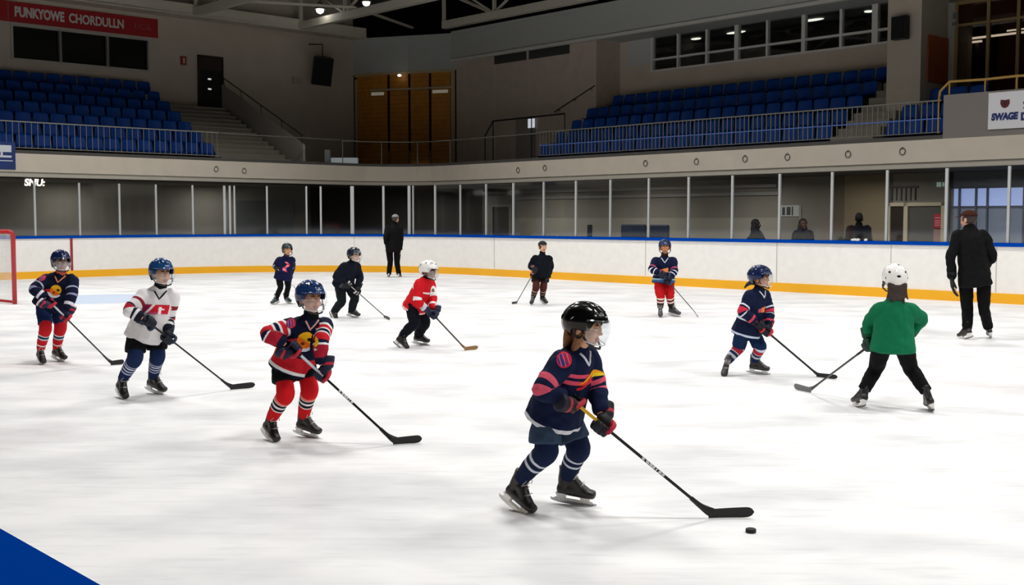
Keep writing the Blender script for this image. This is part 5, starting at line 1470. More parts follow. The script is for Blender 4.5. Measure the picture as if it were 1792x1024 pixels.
struct(mb.build('floor_right_terrace', tread)); struct(mb2.build('floor_far_right_terrace', tread))
mb = MB()
for i in range(10):
    b1_ = -5.1 - .4 * i; z1_ = FL + .24 * (i + 1)
    mb.wbox(15.38, 16.2 if b1_ < -6.95 else 16.67, -9.95 if b1_ < -6.95 else -7.0, b1_, FL - .01, z1_)
struct(mb.build('floor_right_stairs', mat('stair concrete', '69645b')))
for k_ in range(NR):
    n0 = 1 if k_ == 4 else 0
    for i in range(n0, 21):
        seat(W(3.75 + .56 * i, -5.3 - .8 * k_ - .42, FLr[k_]), angR + random.uniform(-.02, .02), 'blue plastic seat in the right stand, %s row up, %s from its left end' % (ORD[k_], ORD[i - n0]), 'blue seats in the right stand')
for k_ in range(3):
    for i in range(4 if k_ < 2 else 3):
        seat(W(17.1 + .56 * i + (.4 if k_ == 2 else 0), -5.3 - .8 * k_ - .42, FLr[k_]), angR, 'blue seat in short block right of the pillar, %s row up, %s from stairs' % (ORD[k_], ORD[i]), 'blue seats beyond the pillar')
# ------------------------------------------------------------ upper walls
up_m = mat('upper wall plaster', 'c0b4a5', .85, var=.05, vscale=1.2); up_g = mat('upper wall grey', 'aaa8a0', .85, var=.03)
bulk = mat('bulkhead grey', 'b4b6b2', .8)
ROOF = 12.2
dk = mat('dark window glass', '0d0d0c', .15, spec=.3)
AB = -8.9; bC = b_at(620, AB)
# left back wall with window band
wb0, wb1 = b_at(265, AB), b_at(27, AB)
mb = MB(); mb.wbox(AB - .25, AB, bC, 30, FL - .3, 7.31); mb.wbox(AB - .25, AB, bC, wb0, 7.31, 8.47); mb.wbox(AB - .25, AB, wb1, 30, 7.31, 8.47); mb.wbox(AB - .25, AB, bC, 30, 8.47, ROOF)
struct(mb.build('wall_upper_left', up_m))
wbs = [wb0] + [b_at(x, AB) for x in (193, 111)] + [wb1]
for i in range(3):
    n_ += 1; wo = empty('window_%d' % n_, W(AB, wbs[i], 7.31)); struct(wo); oo = W(AB, wbs[i], 7.31)
    mb = MB(); mb.wbox(AB - .14, AB - .1, wbs[i], wbs[i + 1], 7.31, 8.47); rel(mb, oo).build('pane', dk, wo)
    mb = MB(); f_ = .09
    mb.wbox(AB - .16, AB + .03, wbs[i] - f_ / 2, wbs[i] + f_ / 2, 7.27, 8.51); mb.wbox(AB - .16, AB + .03, wbs[i + 1] - f_ / 2, wbs[i + 1] + f_ / 2, 7.27, 8.51); mb.wbox(AB - .16, AB + .03, wbs[i], wbs[i + 1], 7.26, 7.33); mb.wbox(AB - .16, AB + .03, wbs[i], wbs[i + 1], 8.44, 8.52)
    rel(mb, oo).build('window_frame', mat('window frame pale', 'b4b0a8', .6), wo)
# red banner with lettering
bb0, bb1 = b_at(281, AB + .06), b_at(-60, AB + .06)
bn = empty('banner', W(AB, bb0, 8.57), 'long dark red banner with white lettering above the left windows', 'banner'); oo = W(AB, bb0, 8.57)
mb = MB(); mb.wbox(AB + .04, AB + .07, bb0, bb1, 8.57, 9.27); rel(mb, oo).build('cloth', mat('banner red', 'a01018', .7), bn)
wt = mat('banner white', 'cfc8c4', .7)
def banner_text(body, x0, x1, z, size, space=1.0, b_=.0, sh=0):
    b0_ = b_at(x0, AB + .08); b1_ = b_at(x1, AB + .08)
    o = text_obj('lettering', body, size, wt, bn, W(AB + .075, b0_, z) - oo, -BX, (0, 0, 1), .004, sh, b_)
    wd = max(v.co.dot(-BX) for v in o.data.vertices) - min(v.co.dot(-BX) for v in o.data.vertices); want = b0_ - b1_
    p0 = W(AB + .075, b0_, z) - oo
    for v in o.data.vertices:
        t = (v.co - p0).dot(-BX); v.co += (-BX) * (t * (want / wd - 1))
    return o
banner_text('PUNKYOWE', 33, 119, 8.78, .46, b_=.022); banner_text('CHORDULLN', 127, 222, 8.78, .45, b_=.014)
o = banner_text('I:CS.', 240, 270, 8.83, .30); o.data.materials[0] = mat('banner faded', '8c5a54', .7)
mb = MB(); q_ = b_at(22, AB + .08); mb.wbox(AB + .07, AB + .076, q_ - .02, q_ + .02, 8.6, 9.25); rel(mb, oo).build('fold_line', mat('banner faded', '8c5a54'), bn)
# dark door, alarm sign, white box, loudspeaker on the left back wall
d0, d1 = b_at(392, AB), b_at(348, AB)
n_d = empty('door_3', W(AB, d0, zt)); struct(n_d); oo = W(AB, d0, zt)
mb = MB(); mb.wbox(AB + .0, AB + .05, d0 + .06, d1 - .06, zt, 8.05); rel(mb, oo).build('door_leaf', mat('door near black', '0c0b0b', .4), n_d)
mb = MB(); mb.wbox(AB, AB + .1, d0, d0 + .07, zt, 8.1); mb.wbox(AB, AB + .1, d1 - .07, d1, zt, 8.1); mb.wbox(AB, AB + .1, d0, d1, 8.03, 8.1); mb.wbox(AB + .04, AB + .07, d0, d1, 7.55, 8.05); rel(mb, oo).build('door_frame', mat('door brown', '2c1710', .5), n_d)
mb = MB()
for zz in (7.17, 6.78): mb.wbox(AB + .05, AB + .065, (d0 + d1) / 2 - .02, (d0 + d1) / 2 + .12, zz, zz + .06)
rel(mb, oo).build('small_window', mat('lit slot', 'd8d8d2', .4, emit='e8e8e0', estr=.8), n_d)
s0, s1 = b_at(331, AB), b_at(318, AB)
al = empty('alarm_sign', W(AB, s0, 7.6), 'small red fire alarm sign with white edge left of the dark door', 'sign'); oo = W(AB, s0, 7.6)
mb = MB(); mb.wbox(AB, AB + .04, s0, s1, 7.62, 8.0); rel(mb, oo).build('plate', mat('sign white', 'a8a49e', .6), al)
mb = MB(); mb.wbox(AB + .04, AB + .05, s0 + .06, s1 - .01, 7.66, 7.99); rel(mb, oo).build('red_field', mat('alarm red', '8e2018', .6), al)
mb = MB(); mb.wbox(AB + .05, AB + .055, s0 + .12, s0 + .2, 7.72, 7.93); rel(mb, oo).build('symbol', mat('alarm pale', 'd8b0a0', .6), al)
s0, s1 = b_at(527, AB), b_at(513, AB)
zc = at_depth(520, 141, W(AB, s0).y).z
tag(MB().wbox(AB, AB + .08, s0, s1, zc - .12, zc + .12).build('junction_box', mat('box white', 'a9a4a0', .6), None, bevel=.01, origin=W(AB, s0, zc)), 'small pale rectangular box on the left wall beside the hanging speaker', 'box')
# hanging loudspeaker
bs_ = b_at(566, -7.9); c0 = W(-7.9, bs_, 0); zc = at_depth(566, 124, c0.y).z
sp_ = empty('loudspeaker', V((c0.x, c0.y, zc)), 'big black loudspeaker hanging tilted from the left wall', 'speaker')
mb = MB(); mb.hexa([(-.42, -.3, -.58), (.42, -.3, -.58), (.30, .32, -.58), (-.30, .32, -.58), (-.42, -.3, .58), (.42, -.3, .58), (.30, .32, .58), (-.30, .32, .58)])
M = Matrix.Rotation(math.radians(9), 4, 'Y') @ Matrix.Rotation(math.radians(12), 4, 'X') @ Matrix.Rotation(math.radians(12), 4, 'Z'); mb.v = [M @ v for v in mb.v]
mb.build('cabinet', mat('speaker black', '060607', .5), sp_, bevel=.03)
mb = MB(); mb.hexa([(-.38, -.315, -.54), (.38, -.315, -.54), (.38, -.3, -.54), (-.38, -.3, -.54), (-.38, -.315, .54), (.38, -.315, .54), (.38, -.3, .54), (-.38, -.3, .54)]); mb.v = [M @ v for v in mb.v]
mb.build('grille', mat('speaker cloth', '08080a', .9, bump=.6, bscale=200), sp_)
mb = MB(); mb.tube([(0, .1, .5), (0, .12, 1.1), W(AB, bs_, zc + 1.2) - V((c0.x, c0.y, zc))], .03, 8); mb.build('wall_bracket', mat('grey bracket', '4a4845', .6), sp_)
# ------------------------------------------------------------ corner: wooden doors under grey bulkhead
PA = W(AB, bC); PC = W(-4.45, -8.7); PB_ = PA.lerp(PC, .18) + (O - PA.lerp(PC, .18)).normalized() * -.25; PB_.z = 0
PB_ = V((-6.02, 49.75, 0))
back = V((0, .25, 0))
mb = MB()
def vwall(mbx, p, q, z0, z1, th=back): mbx.hexa([V((p.x, p.y, z0)), V((q.x, q.y, z0)), V((q.x, q.y, z0)) + th, V((p.x, p.y, z0)) + th, V((p.x, p.y, z1)), V((q.x, q.y, z1)), V((q.x, q.y, z1)) + th, V((p.x, p.y, z1)) + th])
vwall(mb, PA, PB_, 7.95, 9.47); vwall(mb, PB_, PC, 7.95, 9.47)
mb.bar(PB_.lerp(PC, .44) + V((0, -.01, 7.97)), PB_.lerp(PC, .44) + V((0, -.01, 9.45)), .03, .02)
struct(mb.build('wall_corner_bulkhead', bulk))
mb = MB(); vwall(mb, PA + V((0, .3, 0)), PB_ + V((0, .3, 0)), FL, 7.95); vwall(mb, PB_ + V((0, .3, 0)), PC + V((0, .3, 0)), FL, 7.95); struct(mb.build('wall_corner_back', mat('wood gap', '4a2c10', .8)))
wood = mat('golden wood', 'c07e22', .5, var=.12, vscale=4, bump=.3, bscale=12)
# horizontal board lines in the wood
nt = wood.node_tree; wv = nt.nodes.new('ShaderNodeTexWave'); wv.bands_direction = 'Z'; wv.inputs['Scale'].default_value = 1.7; wv.inputs['Distortion'].default_value = .3
tc_ = nt.nodes.new('ShaderNodeTexCoord'); nt.links.new(tc_.outputs['Object'], wv.inputs['Vector'])
rp = nt.nodes.new('ShaderNodeMapRange'); rp.inputs['From Min'].default_value = 0; rp.inputs['From Max'].default_value = .12; rp.inputs['To Min'].default_value = .72; rp.inputs['To Max'].default_value = 1
nt.links.new(wv.outputs['Fac'], rp.inputs['Value'])
old = nt.nodes['Principled BSDF'].inputs['Base Color'].links[0].from_socket
sc_ = nt.nodes.new('ShaderNodeVectorMath'); sc_.operation = 'SCALE'; nt.links.new(old, sc_.inputs[0]); nt.links.new(rp.outputs[0], sc_.inputs['Scale']); nt.links.new(sc_.outputs[0], nt.nodes['Principled BSDF'].inputs['Base Color'])
wfr = mat('wood frame pale', 'b8a47e', .6)
wd = empty('door_4', PA + V((0, 0, FL))); struct(wd); oo = PA + V((0, 0, FL)); wd['label'] = 'golden wooden folding doors'
def seg(px): # point on PB-PC under pixel column
    t = ((px - 896) / F * PB_.y - PB_.x) / ((PC.x - PB_.x) - (px - 896) / F * (PC.y - PB_.y)); return PB_.lerp(PC, t)
panels = [(652, 680), (684, 716), (720, 752), (756, 789)]
mb = MB(); vwall(mb, PA.lerp(PB_, .2) - oo.xyz * 0, PB_.lerp(PA, .06), FL, 7.86, V((0, .1, 0))); rel(mb, oo).build('side_panel', wood, wd)
for x0, x1 in panels:
    mb = MB(); vwall(mb, seg(x0), seg(x1), FL, 7.18, V((0, .08, 0))); vwall(mb, seg(x0), seg(x1), 7.28, 7.86, V((0, .08, 0))); pn_ = rel(mb, oo).build('door_panel', wood, wd)
mb = MB(); vwall(mb, seg(650) + V((0, -.02, 0)), seg(791) + V((0, -.02, 0)), 7.19, 7.27, V((0, .08, 0))); rel(mb, oo).build('transom', wfr, wd)
mb = MB()
for x0, x1, al_ in ((652, 674, 1), (758, 785, 1)): vwall(mb, seg(x0) + V((0, -.03, 0)), seg(x1) + V((0, -.03, 0)), 7.00, 7.13, V((0, .02, 0)))
rel(mb, oo).build('small_window', mat('lit strip', 'b8b4a6', .4, emit='c8c4b0', estr=.25), wd)
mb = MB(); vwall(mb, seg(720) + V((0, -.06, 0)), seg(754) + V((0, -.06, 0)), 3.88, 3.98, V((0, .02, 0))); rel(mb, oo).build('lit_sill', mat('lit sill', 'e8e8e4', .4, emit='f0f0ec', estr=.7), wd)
mb = MB(); ps = [PA.lerp(PB_, .1), PB_, seg(794)]
vwall(mb, PA.lerp(PB_, .06), PA.lerp(PB_, .2), FL, 7.75); vwall(mb, seg(790), seg(797), FL, 7.95); vwall(mb, PB_ + V((0, -.04, 0)), seg(795) + V((0, -.04, 0)), 7.86, 7.97, V((0, .2, 0))); vwall(mb, PA.lerp(PB_, .06) + V((0, -.04, 0)), PB_ + V((0, -.04, 0)), 7.84, 7.97, V((0, .2, 0)))
for x in (682, 718, 754): vwall(mb, seg(x - .8) + V((0, -.01, 0)), seg(x + .8) + V((0, -.01, 0)), FL, 4.6, V((0, .05, 0)))
rel(mb, oo).build('door_frame', wfr, wd)
q = seg(702) + V((0, -.25, 7.78)); S = Solid(); S.ell(V((0, 0, 0)), (V((1, 0, 0)), V((0, 1, 0)), V((0, 0, 1))), (.085, .06, .05), nu=14, nv=10)
lp = empty('wall_lamp', q, 'small bright round lamp above the wooden doors', 'lamp'); mb = MB(); mb.add(S.v, S.f); mb.build('bulb', mat('lamp glow small', 'ffffff', .4, emit='fff6e8', estr=4), lp, smooth=True)
mb = MB(); mb.bar(V((0, .02, .04)), V((0, .25, .06)), .05, .03); mb.build('arm', mat('grey bracket', '4a4845'), lp)
# white boxes on the ledge in front of the left corner
def ledge_box(px0, px1, py0, py1, lab, m_, nm):
    c = W(-3.0, b_at((px0 + px1) / 2, -3.0)); y = c.y; p0 = at_depth(px0, py1, y); p1 = at_depth(px1, py0, y)
    b0_ = MB(); b0_.box(p0.x, p1.x, y, y + .3, FL, p1.z); tag(b0_.build(nm, m_, None, bevel=.01, origin=V((p0.x, y, FL))), lab, 'box')
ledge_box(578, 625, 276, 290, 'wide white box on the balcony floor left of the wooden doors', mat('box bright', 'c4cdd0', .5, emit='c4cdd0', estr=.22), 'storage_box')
ledge_box(568, 577, 262, 290, 'narrow grey upright box beside the wide white box', mat('box dim', '8f9294', .5), 'upright_box')
# ------------------------------------------------------------ right side upper walls
BF = -8.7; aB0 = a_at(799, BF); aB1 = 3.57
mb = MB(); mb.wbox(aB0, aB1, -10.0, BF, FL - .3, 8.3); struct(mb.build('wall_right_block', mat('block plaster', 'c8b8aa', .85, var=.05)))
for i, xs_ in enumerate((844, 1003)):
    pass
mb = MB()
for x in (813, 866, 925, 1000): mb.wbox(a_at(x, BF) - .012, a_at(x, BF) + .012, BF, BF + .006, FL, 8.25)
struct(mb.build('trim_block_joints', mat('joint light', 'd4c6b8', .8)))
for x0, x1, lab in ((866, 921, 'left'), (926, 996, 'right')):
    a0_, a1_ = a_at(x0, BF), a_at(x1, BF)
    tag(MB().wbox(a0_, a1_, BF, BF + .03, 7.92, 8.25).build('vent_panel', mat('vent dark', '3c3d3c', .6), None, origin=W(a0_, BF, 7.92)), 'long dark vent panel under the ledge of the right block, %s one of two' % lab, 'vent', 'vents on the right block')
# bulkhead band along the right
mb = MB(); mb.wbox(aB0, 30, -10.3, -8.45, 8.3, 9.47); mb.wbox(aB0, 30, -10.3, -8.40, 9.36, 9.49)
struct(mb.build('wall_bulkhead_right', bulk))
mb = MB(); mb.wbox(aB0, 30, -8.5, -8.36, 8.22, 8.34); struct(mb.build('trim_bulkhead_ledge', mat('ledge pale', 'd0cec6', .7)))
# back wall right with window band
BB = -10.0; w0 = a_at(1140, BB); w1 = 16.25
mb = MB(); mb.wbox(aB1, 17.1, BB - .2, BB, FL - .3, 7.08); mb.wbox(aB1, w0, BB - .2, BB, 7.08, 8.5); mb.wbox(aB1, 17.1, BB - .2, BB, 8.48, 8.9)
struct(mb.build('wall_upper_right', mat('right plaster', 'cfc2b0', .85, var=.05, vscale=1.2)))
mb = MB(); mb.wbox(w0 - 1.2, w0 - .1, BB, BB + .012, 7.35, 8.4); struct(mb.build('trim_pale_patch', mat('pale patch', 'c4c4c4', .8)))
mxs = [(1140, .09), (1185, .07), (1235, .08), (1287, .16), (1340, .08), (1403, .14), (1468, .09), (1527, .20), (1551, .08)]
for i in range(len(mxs) - 1):
    n_ += 1; a0_, a1_ = a_at(mxs[i][0], BB), a_at(mxs[i + 1][0], BB)
    wo = empty('window_%d' % n_, W(a0_, BB, 7.08)); struct(wo); oo = W(a0_, BB, 7.08); fw = mxs[i][1] / 2
    mb = MB(); mb.wbox(a0_ + fw, a1_ - .04, BB - .08, BB - .07, 7.12, 8.44); rel(mb, oo).build('pane', glass('window glass', (.75, .78, .76), .05, .03), wo)
    mb = MB(); mb.wbox(a0_ - fw, a0_ + fw, BB - .12, BB + .05, 7.05, 8.52); mb.wbox(a0_, a1_, BB - .12, BB + .04, 7.46, 7.53); mb.wbox(a0_, a1_, BB - .12, BB + .04, 7.05, 7.12); mb.wbox(a0_, a1_, BB - .12, BB + .04, 8.44, 8.52)
    rel(mb, oo).build('window_frame', mat('window frame white', 'e4e2dc', .55), wo)
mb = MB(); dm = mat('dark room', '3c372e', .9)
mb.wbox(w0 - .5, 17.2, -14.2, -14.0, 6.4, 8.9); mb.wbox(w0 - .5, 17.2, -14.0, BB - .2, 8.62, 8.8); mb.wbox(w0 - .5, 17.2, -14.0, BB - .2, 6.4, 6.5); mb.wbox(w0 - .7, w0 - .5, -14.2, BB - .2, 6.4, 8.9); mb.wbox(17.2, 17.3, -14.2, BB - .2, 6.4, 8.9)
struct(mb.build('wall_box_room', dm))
for i, (px, py, ln) in enumerate(((1218, 68, .45), (1288, 57, .85), (1423, 35, .85), (1520, 20, .3))):
    r_ = ray(px, py); t = (8.58 - CAMH) / r_.z; q = O + r_ * t
    S = Solid(); S.ell(V((0, 0, 0)), (AX, BX, V((0, 0, 1))), (ln / 2, .14, .035), nu=24, nv=10)
    lp = empty('ceiling_lamp', q, 'glowing oval ceiling lamp seen through the upper right windows, %s from the left' % ORD[i], 'lamp', 'lamps behind the upper right windows')
    mb = MB(); mb.add(S.v, S.f); mb.build('diffuser', mat('lamp glow', 'ffffff', .4, emit='fffaf0', estr=2.2), lp, smooth=True)
    mb = MB(); mb.tube([(0, 0, .02), (0, 0, .05)], .12, 16); mb.build('mount', mat('grey bracket', '4a4845'), lp)
# small platform, door and black handrail left of the right stand
a0_, a1_ = a_at(904, BF), a_at(937, BF)
dd = empty('door_5', W(a0_, BF, FL)); struct(dd); oo = W(a0_, BF, FL)
mb = MB(); mb.wbox(a0_, a1_, BF, BF + .05, FL, 5.62); rel(mb, oo).build('door_leaf', mat('door pale', '99938a', .6), dd)
mb = MB(); mb.wbox(a_at(926, BF), a_at(937.5, BF), BF + .05, BF + .07, 5.25, 5.6); rel(mb, oo).build('lit_window', mat('lit window', 'd8dce4', .4, emit='dfe4f0', estr=.8), dd)
hr2 = empty('handrail', W(a_at(862, -7.2), -7.2, FL), 'black bent handrail in front of the pale door left of the right seats', 'handrail'); oo = W(a_at(862, -7.2), -7.2, FL)
zz = [at_depth(x, y, W(a_at(x, -7.2), -7.2).y).z for x, y in ((849, 238), (863, 212), (930, 205), (988, 199))]
mb = MB(); mb.tube([W(a_at(x, -7.2), -7.2, z) - oo for x, z in zip((849, 863, 930, 988), zz)], .03, 8); mb.build('rail', mat('rail black', '151311', .5), hr2)
for x, z in zip((849, 863, 930, 988), zz):
    mb = MB(); mb.tube([W(a_at(x, -7.2), -7.2, FL) - oo, W(a_at(x, -7.2), -7.2, z) - oo], .02, 8); mb.build('post', mat('rail black', '151311', .5), hr2)
hr3 = empty('handrail', W(a_at(970, BF + .1), BF + .1, 5.8), 'thin dark sloping handrail fixed to the right block wall', 'handrail'); oo = W(a_at(970, BF + .1), BF + .1, 5.8)
zz = [at_depth(x, y, W(a_at(x, BF + .1), BF + .1).y).z for x, y in ((970, 196), (1040, 150))]
mb = MB(); mb.tube([W(a_at(x, BF + .1), BF + .1, z) - oo for x, z in zip((970, 1040), zz)], .02, 8); mb.build('rail', mat('rail black', '151311', .5), hr3)
for t in (.1, .5, .9):
    aa = a_at(970, BF + .1) + (a_at(1040, BF + .1) - a_at(970, BF + .1)) * t; z = zz[0] + (zz[1] - zz[0]) * t
    mb = MB(); mb.tube([W(aa, BF, z - .05) - oo, W(aa, BF + .1, z) - oo], .012, 6); mb.build('bracket', mat('rail black', '151311', .5), hr3)
# pillar with black loudspeaker
mb = MB(); mb.wbox(16.2, 17.2, -10.0, -7.0, FL, ROOF - .2); struct(mb.build('wall_pillar', mat('pillar plaster', 'b4aa9a', .8, var=.04)))
aS0, aS1 = a_at(1562, -6.98), a_at(1587, -6.98); yS = W(aS0, -6.98).y
z0, z1 = at_depth(1574, 72, yS).z, at_depth(1574, 32, yS).z
sp2 = empty('loudspeaker', W((aS0 + aS1) / 2, -6.9, z0), 'flat black loudspeaker mounted on the pale pillar', 'speaker'); oo = W((aS0 + aS1) / 2, -6.9, z0)
mb = MB(); mb.wbox(aS0, aS1, -6.97, -6.72, z0, z1); rel(mb, oo).build('cabinet', mat('speaker black', '060607'), sp2, bevel=.015)
mb = MB(); mb.wbox(aS0 + .03, aS1 - .03, -6.72, -6.71, z0 + .03, z1 - .03); rel(mb, oo).build('grille', mat('speaker cloth', '08080a'), sp2)
# brown panel on the side of the pillar
mb = MB(); mb.wbox(17.2, 17.24, -8.5, -7.35, 5.45, 6.72); tag(mb.build('brown_panel', mat('brown panel', 'a04c22', .6), None, origin=W(17.2, -7.35, 5.3)), 'dark reddish brown panel on the right side of the pillar', 'panel')
# glazed room at the far right
BG = -8.5
mb = MB(); brown = mat('room brown', '8a4220', .7)
mb.wbox(17.25, 27, BG - 3.2, BG - 3.0, 3.4, 9.0); mb.wbox(17.25, 27, BG - 3.0, BG - .1, 8.0, 8.1); struct(mb.build('wall_glazed_room', brown))
fx = [a_at(x, BG) for x in (1666, 1721, 1773, 1830, 1890)]
tan = mat('tan mullion', '8d7448', .5)
for i in range(4):
    n_ += 1; wo = empty('window_%d' % n_, W(fx[i], BG, 5.0)); struct(wo); oo = W(fx[i], BG, 5.0)
    mb = MB(); mb.wbox(fx[i], fx[i] + .09, BG - .05, BG + .05, 4.8, 8.0); mb.wbox(fx[i], fx[i + 1], BG - .04, BG + .04, 7.02, 7.09); mb.wbox(fx[i], fx[i + 1], BG - .04, BG + .04, 7.62, 7.72); rel(mb, oo).build('window_frame', tan, wo)
    mb = MB(); mb.wbox(fx[i] + .09, fx[i + 1], BG - .01, BG, 4.8, 7.02); mb.wbox(fx[i] + .09, fx[i + 1], BG - .01, BG, 7.09, 7.62); rel(mb, oo).build('pane', glass('room glass', (.55, .5, .45), .06, .03), wo)
    if i < 2: mb = MB(); mb.wbox(fx[i] + .09, fx[i + 1], BG - .06, BG - .02, 7.09, 7.62); rel(mb, oo).build('brown_infill', brown, wo)
mb = MB(); mb.wbox(17.25, 30, BG - .1, BG + .05, 7.72, 8.3); struct(mb.build('wall_over_glazing', mat('over glazing', '5a584f', .8)))
mb = MB(); mb.wbox(17.2, fx[0], BG - .05, BG, 4.8, 7.75); struct(mb.build('wall_beside_glazing', mat('upper wall grey', '6c6b66')))
for i, (x, y, ln) in enumerate(((1683, 76, .6), (1745, 62, .9), (1800, 50, .6))):
    r_ = ray(x, y); yv = W(a_at(x, -10.2), -10.2).y; q = O + r_ * (yv / r_.y)
    lp = empty('strip_lamp', q, 'glowing strip lamp inside the brown glazed room, %s from the left' % ORD[i], 'lamp', 'strip lamps in the glazed room')
    mb = MB(); d_ = (AX * 1 + V((0, 0, .0))).normalized(); mb.bar(-d_ * ln, d_ * ln, .10, .05); mb.build('tube', mat('lamp glow', 'ffffff'), lp, bevel=.015)
    mb = MB(); mb.bar(-d_ * ln + V((0, 0, .045)), d_ * ln + V((0, 0, .045)), .14, .03); mb.build('casing', mat('grey bracket', '4a4845'), lp)
mb = MB(); x0_ = 1655; sg = empty('door_sign', W(a_at(1655, BG + .05), BG + .05, 7.1), 'small white upright sign left of the brown glazed room', 'sign'); oo = W(a_at(1655, BG + .05), BG + .05, 7.1)
mb.wbox(a_at(1655, BG + .05), a_at(1667, BG + .05), BG + .02, BG + .05, 7.0, 7.5); rel(mb, oo).build('plate', mat('sign white', 'a8a49e'), sg)
mb = MB(); a_ = a_at(1655, BG + .05); mb.wbox(a_ + .1, a_ + .24, BG + .05, BG + .055, 7.25, 7.42); mb.wbox(a_ + .08, a_ + .26, BG + .05, BG + .055, 7.06, 7.16); rel(mb, oo).build('symbol', mat('sign grey', '6c706a'), sg)
# parapet with white banner and yellow handrail
aP = a_at(1649, BR_ - .05)
mb = MB(); mb.wbox(aP, 30, BR_ - .25, BR_ - .03, 3.60, 4.64); struct(mb.build('wall_parapet_right', mat('parapet pale', '7d7772', .8)))
wb_ = a_at(1727, BR_); bn2 = empty('banner', W(wb_, BR_, 3.8), 'white banner with dark red crest and blue lettering on the right parapet', 'banner'); oo = W(wb_, BR_, 3.8)
yW = W(wb_, BR_).y; zt_, zb_ = at_depth(1727, 163, yW).z, at_depth(1727, 227, yW).z
mb = MB(); mb.wbox(wb_, wb_ + 2.4, BR_ - .02, BR_ + .01, zb_, zt_); rel(mb, oo).build('cloth', mat('banner cloth white', 'dcdce0', .7), bn2)
blu = mat('banner blue', '14286a', .6)
a_t = a_at(1733, BR_)
o = text_obj('lettering', 'SWAGE', .21, blu, bn2, W(a_t, BR_ + .015, at_depth(1733, 211, yW).z) - oo, AX, (0, 0, 1), .003, .1, .014)
wd_ = max(v.co.dot(AX) for v in o.data.vertices) - min(v.co.dot(AX) for v in o.data.vertices); want = a_at(1780, BR_) - a_t; p0 = W(a_t, BR_ + .015, 0) - oo
for v in o.data.vertices: v.co += AX * ((v.co - p0).dot(AX) * (want / wd_ - 1))
text_obj('lettering', 'DO', .23, blu, bn2, W(a_at(1784, BR_), BR_ + .015, at_depth(1783, 210, W(a_at(1784, BR_), BR_).y).z) - oo, AX, (0, 0, 1), .003, 0, .014)
ca = a_at(1756, BR_); cz_ = at_depth(1756, 181, W(ca, BR_).y).z
mb = MB(); mb.prism([W(ca, BR_ + .012, cz_) - oo + AX * x + V((0, 0, z)) for x, z in ((-.10, .09), (0, .075), (.10, .09), (.11, 0), (.07, -.08), (0, -.11), (-.07, -.08), (-.11, 0))], BX * .006); mb.build('crest', mat('crest maroon', '5c1418', .6), bn2)
mb = MB(); mb.prism([W(ca, BR_ + .02, cz_) - oo + AX * x + V((0, 0, z)) for x, z in ((-.04, .04), (.04, .04), (.045, 0), (0, -.06), (-.045, 0))], BX * .005); mb.build('crest_centre', mat('crest dark', '2c1a1a', .6), bn2)
ca = a_at(1793, BR_); text_obj('lettering', 'S', .26, mat('ink grey', '3a4048', .6), bn2, W(ca - .08, BR_ + .015, at_depth(1793, 190, W(ca, BR_).y).z) - oo, AX, (0, 0, 1), .003)
yh = empty('handrail', W(aP, BR_ - .1, 4.64), 'yellow handrail above the pale parapet at the far right', 'handrail'); oo = W(aP, BR_ - .1, 4.64); ym = mat('yellow rail', 'a8853c', .45)
pts_ = [(1640, 178), (1642, 160), (1658, 143), (1720, 139), (1775, 133), (1830, 130)]
P3 = []
for x, y in pts_:
    a_ = a_at(x, BR_ - .1); P3.append(W(a_, BR_ - .1, at_depth(x, y, W(a_, BR_ - .1).y).z) - oo)
mb = MB(); mb.tube(P3, .032, 10); mb.build('rail', ym, yh, smooth=True)
for i in (2, 3, 4): mb = MB(); mb.tube([V((P3[i].x, P3[i].y, 0)), P3[i]], .02, 8); mb.build('post', ym, yh)
mb = MB(); mb.tube([V((P3[0].x, P3[0].y, -.9)), P3[0]], .02, 8); mb.build('post', ym, yh)
# blue banner at the left edge on the fascia
b0_, b1_ = b_at(28, AL + .04), b_at(-60, AL + .04); yW = W(AL + .04, b0_).y
bn3 = empty('banner', W(AL, b0_, 3.5), 'dark blue banner with white block letters at the left end of the balcony', 'banner'); oo = W(AL, b0_, 3.5)
zb_, zt_ = at_depth(28, 297, yW).z, at_depth(28, 249, yW).z
mb = MB(); mb.wbox(AL + .01, AL + .03, b0_, b1_, zb_, zt_); rel(mb, oo).build('cloth', mat('banner navy', '12306e', .65), bn3)
mb = MB(); q0, q1 = b_at(21, AL + .04), b_at(-10, AL + .04)
def zz_(y): return at_depth(10, y, W(AL + .04, b_at(10, AL + .04)).y).z
mb.wbox(AL + .03, AL + .036, q0, q1, zz_(266), zz_(254)); mb.wbox(AL + .03, AL + .036, q0, q1, zz_(275.5), zz_(272)); mb.wbox(AL + .03, AL + .036, b_at(4, AL + .04) - .03, b_at(4, AL + .04) + .03, zz_(272), zz_(266)); mb.wbox(AL + .03, AL + .036, q0 - .03, q1, zz_(282), zz_(280.5))
rel(mb, oo).build('lettering', mat('banner letters', 'd4d8de', .6), bn3)
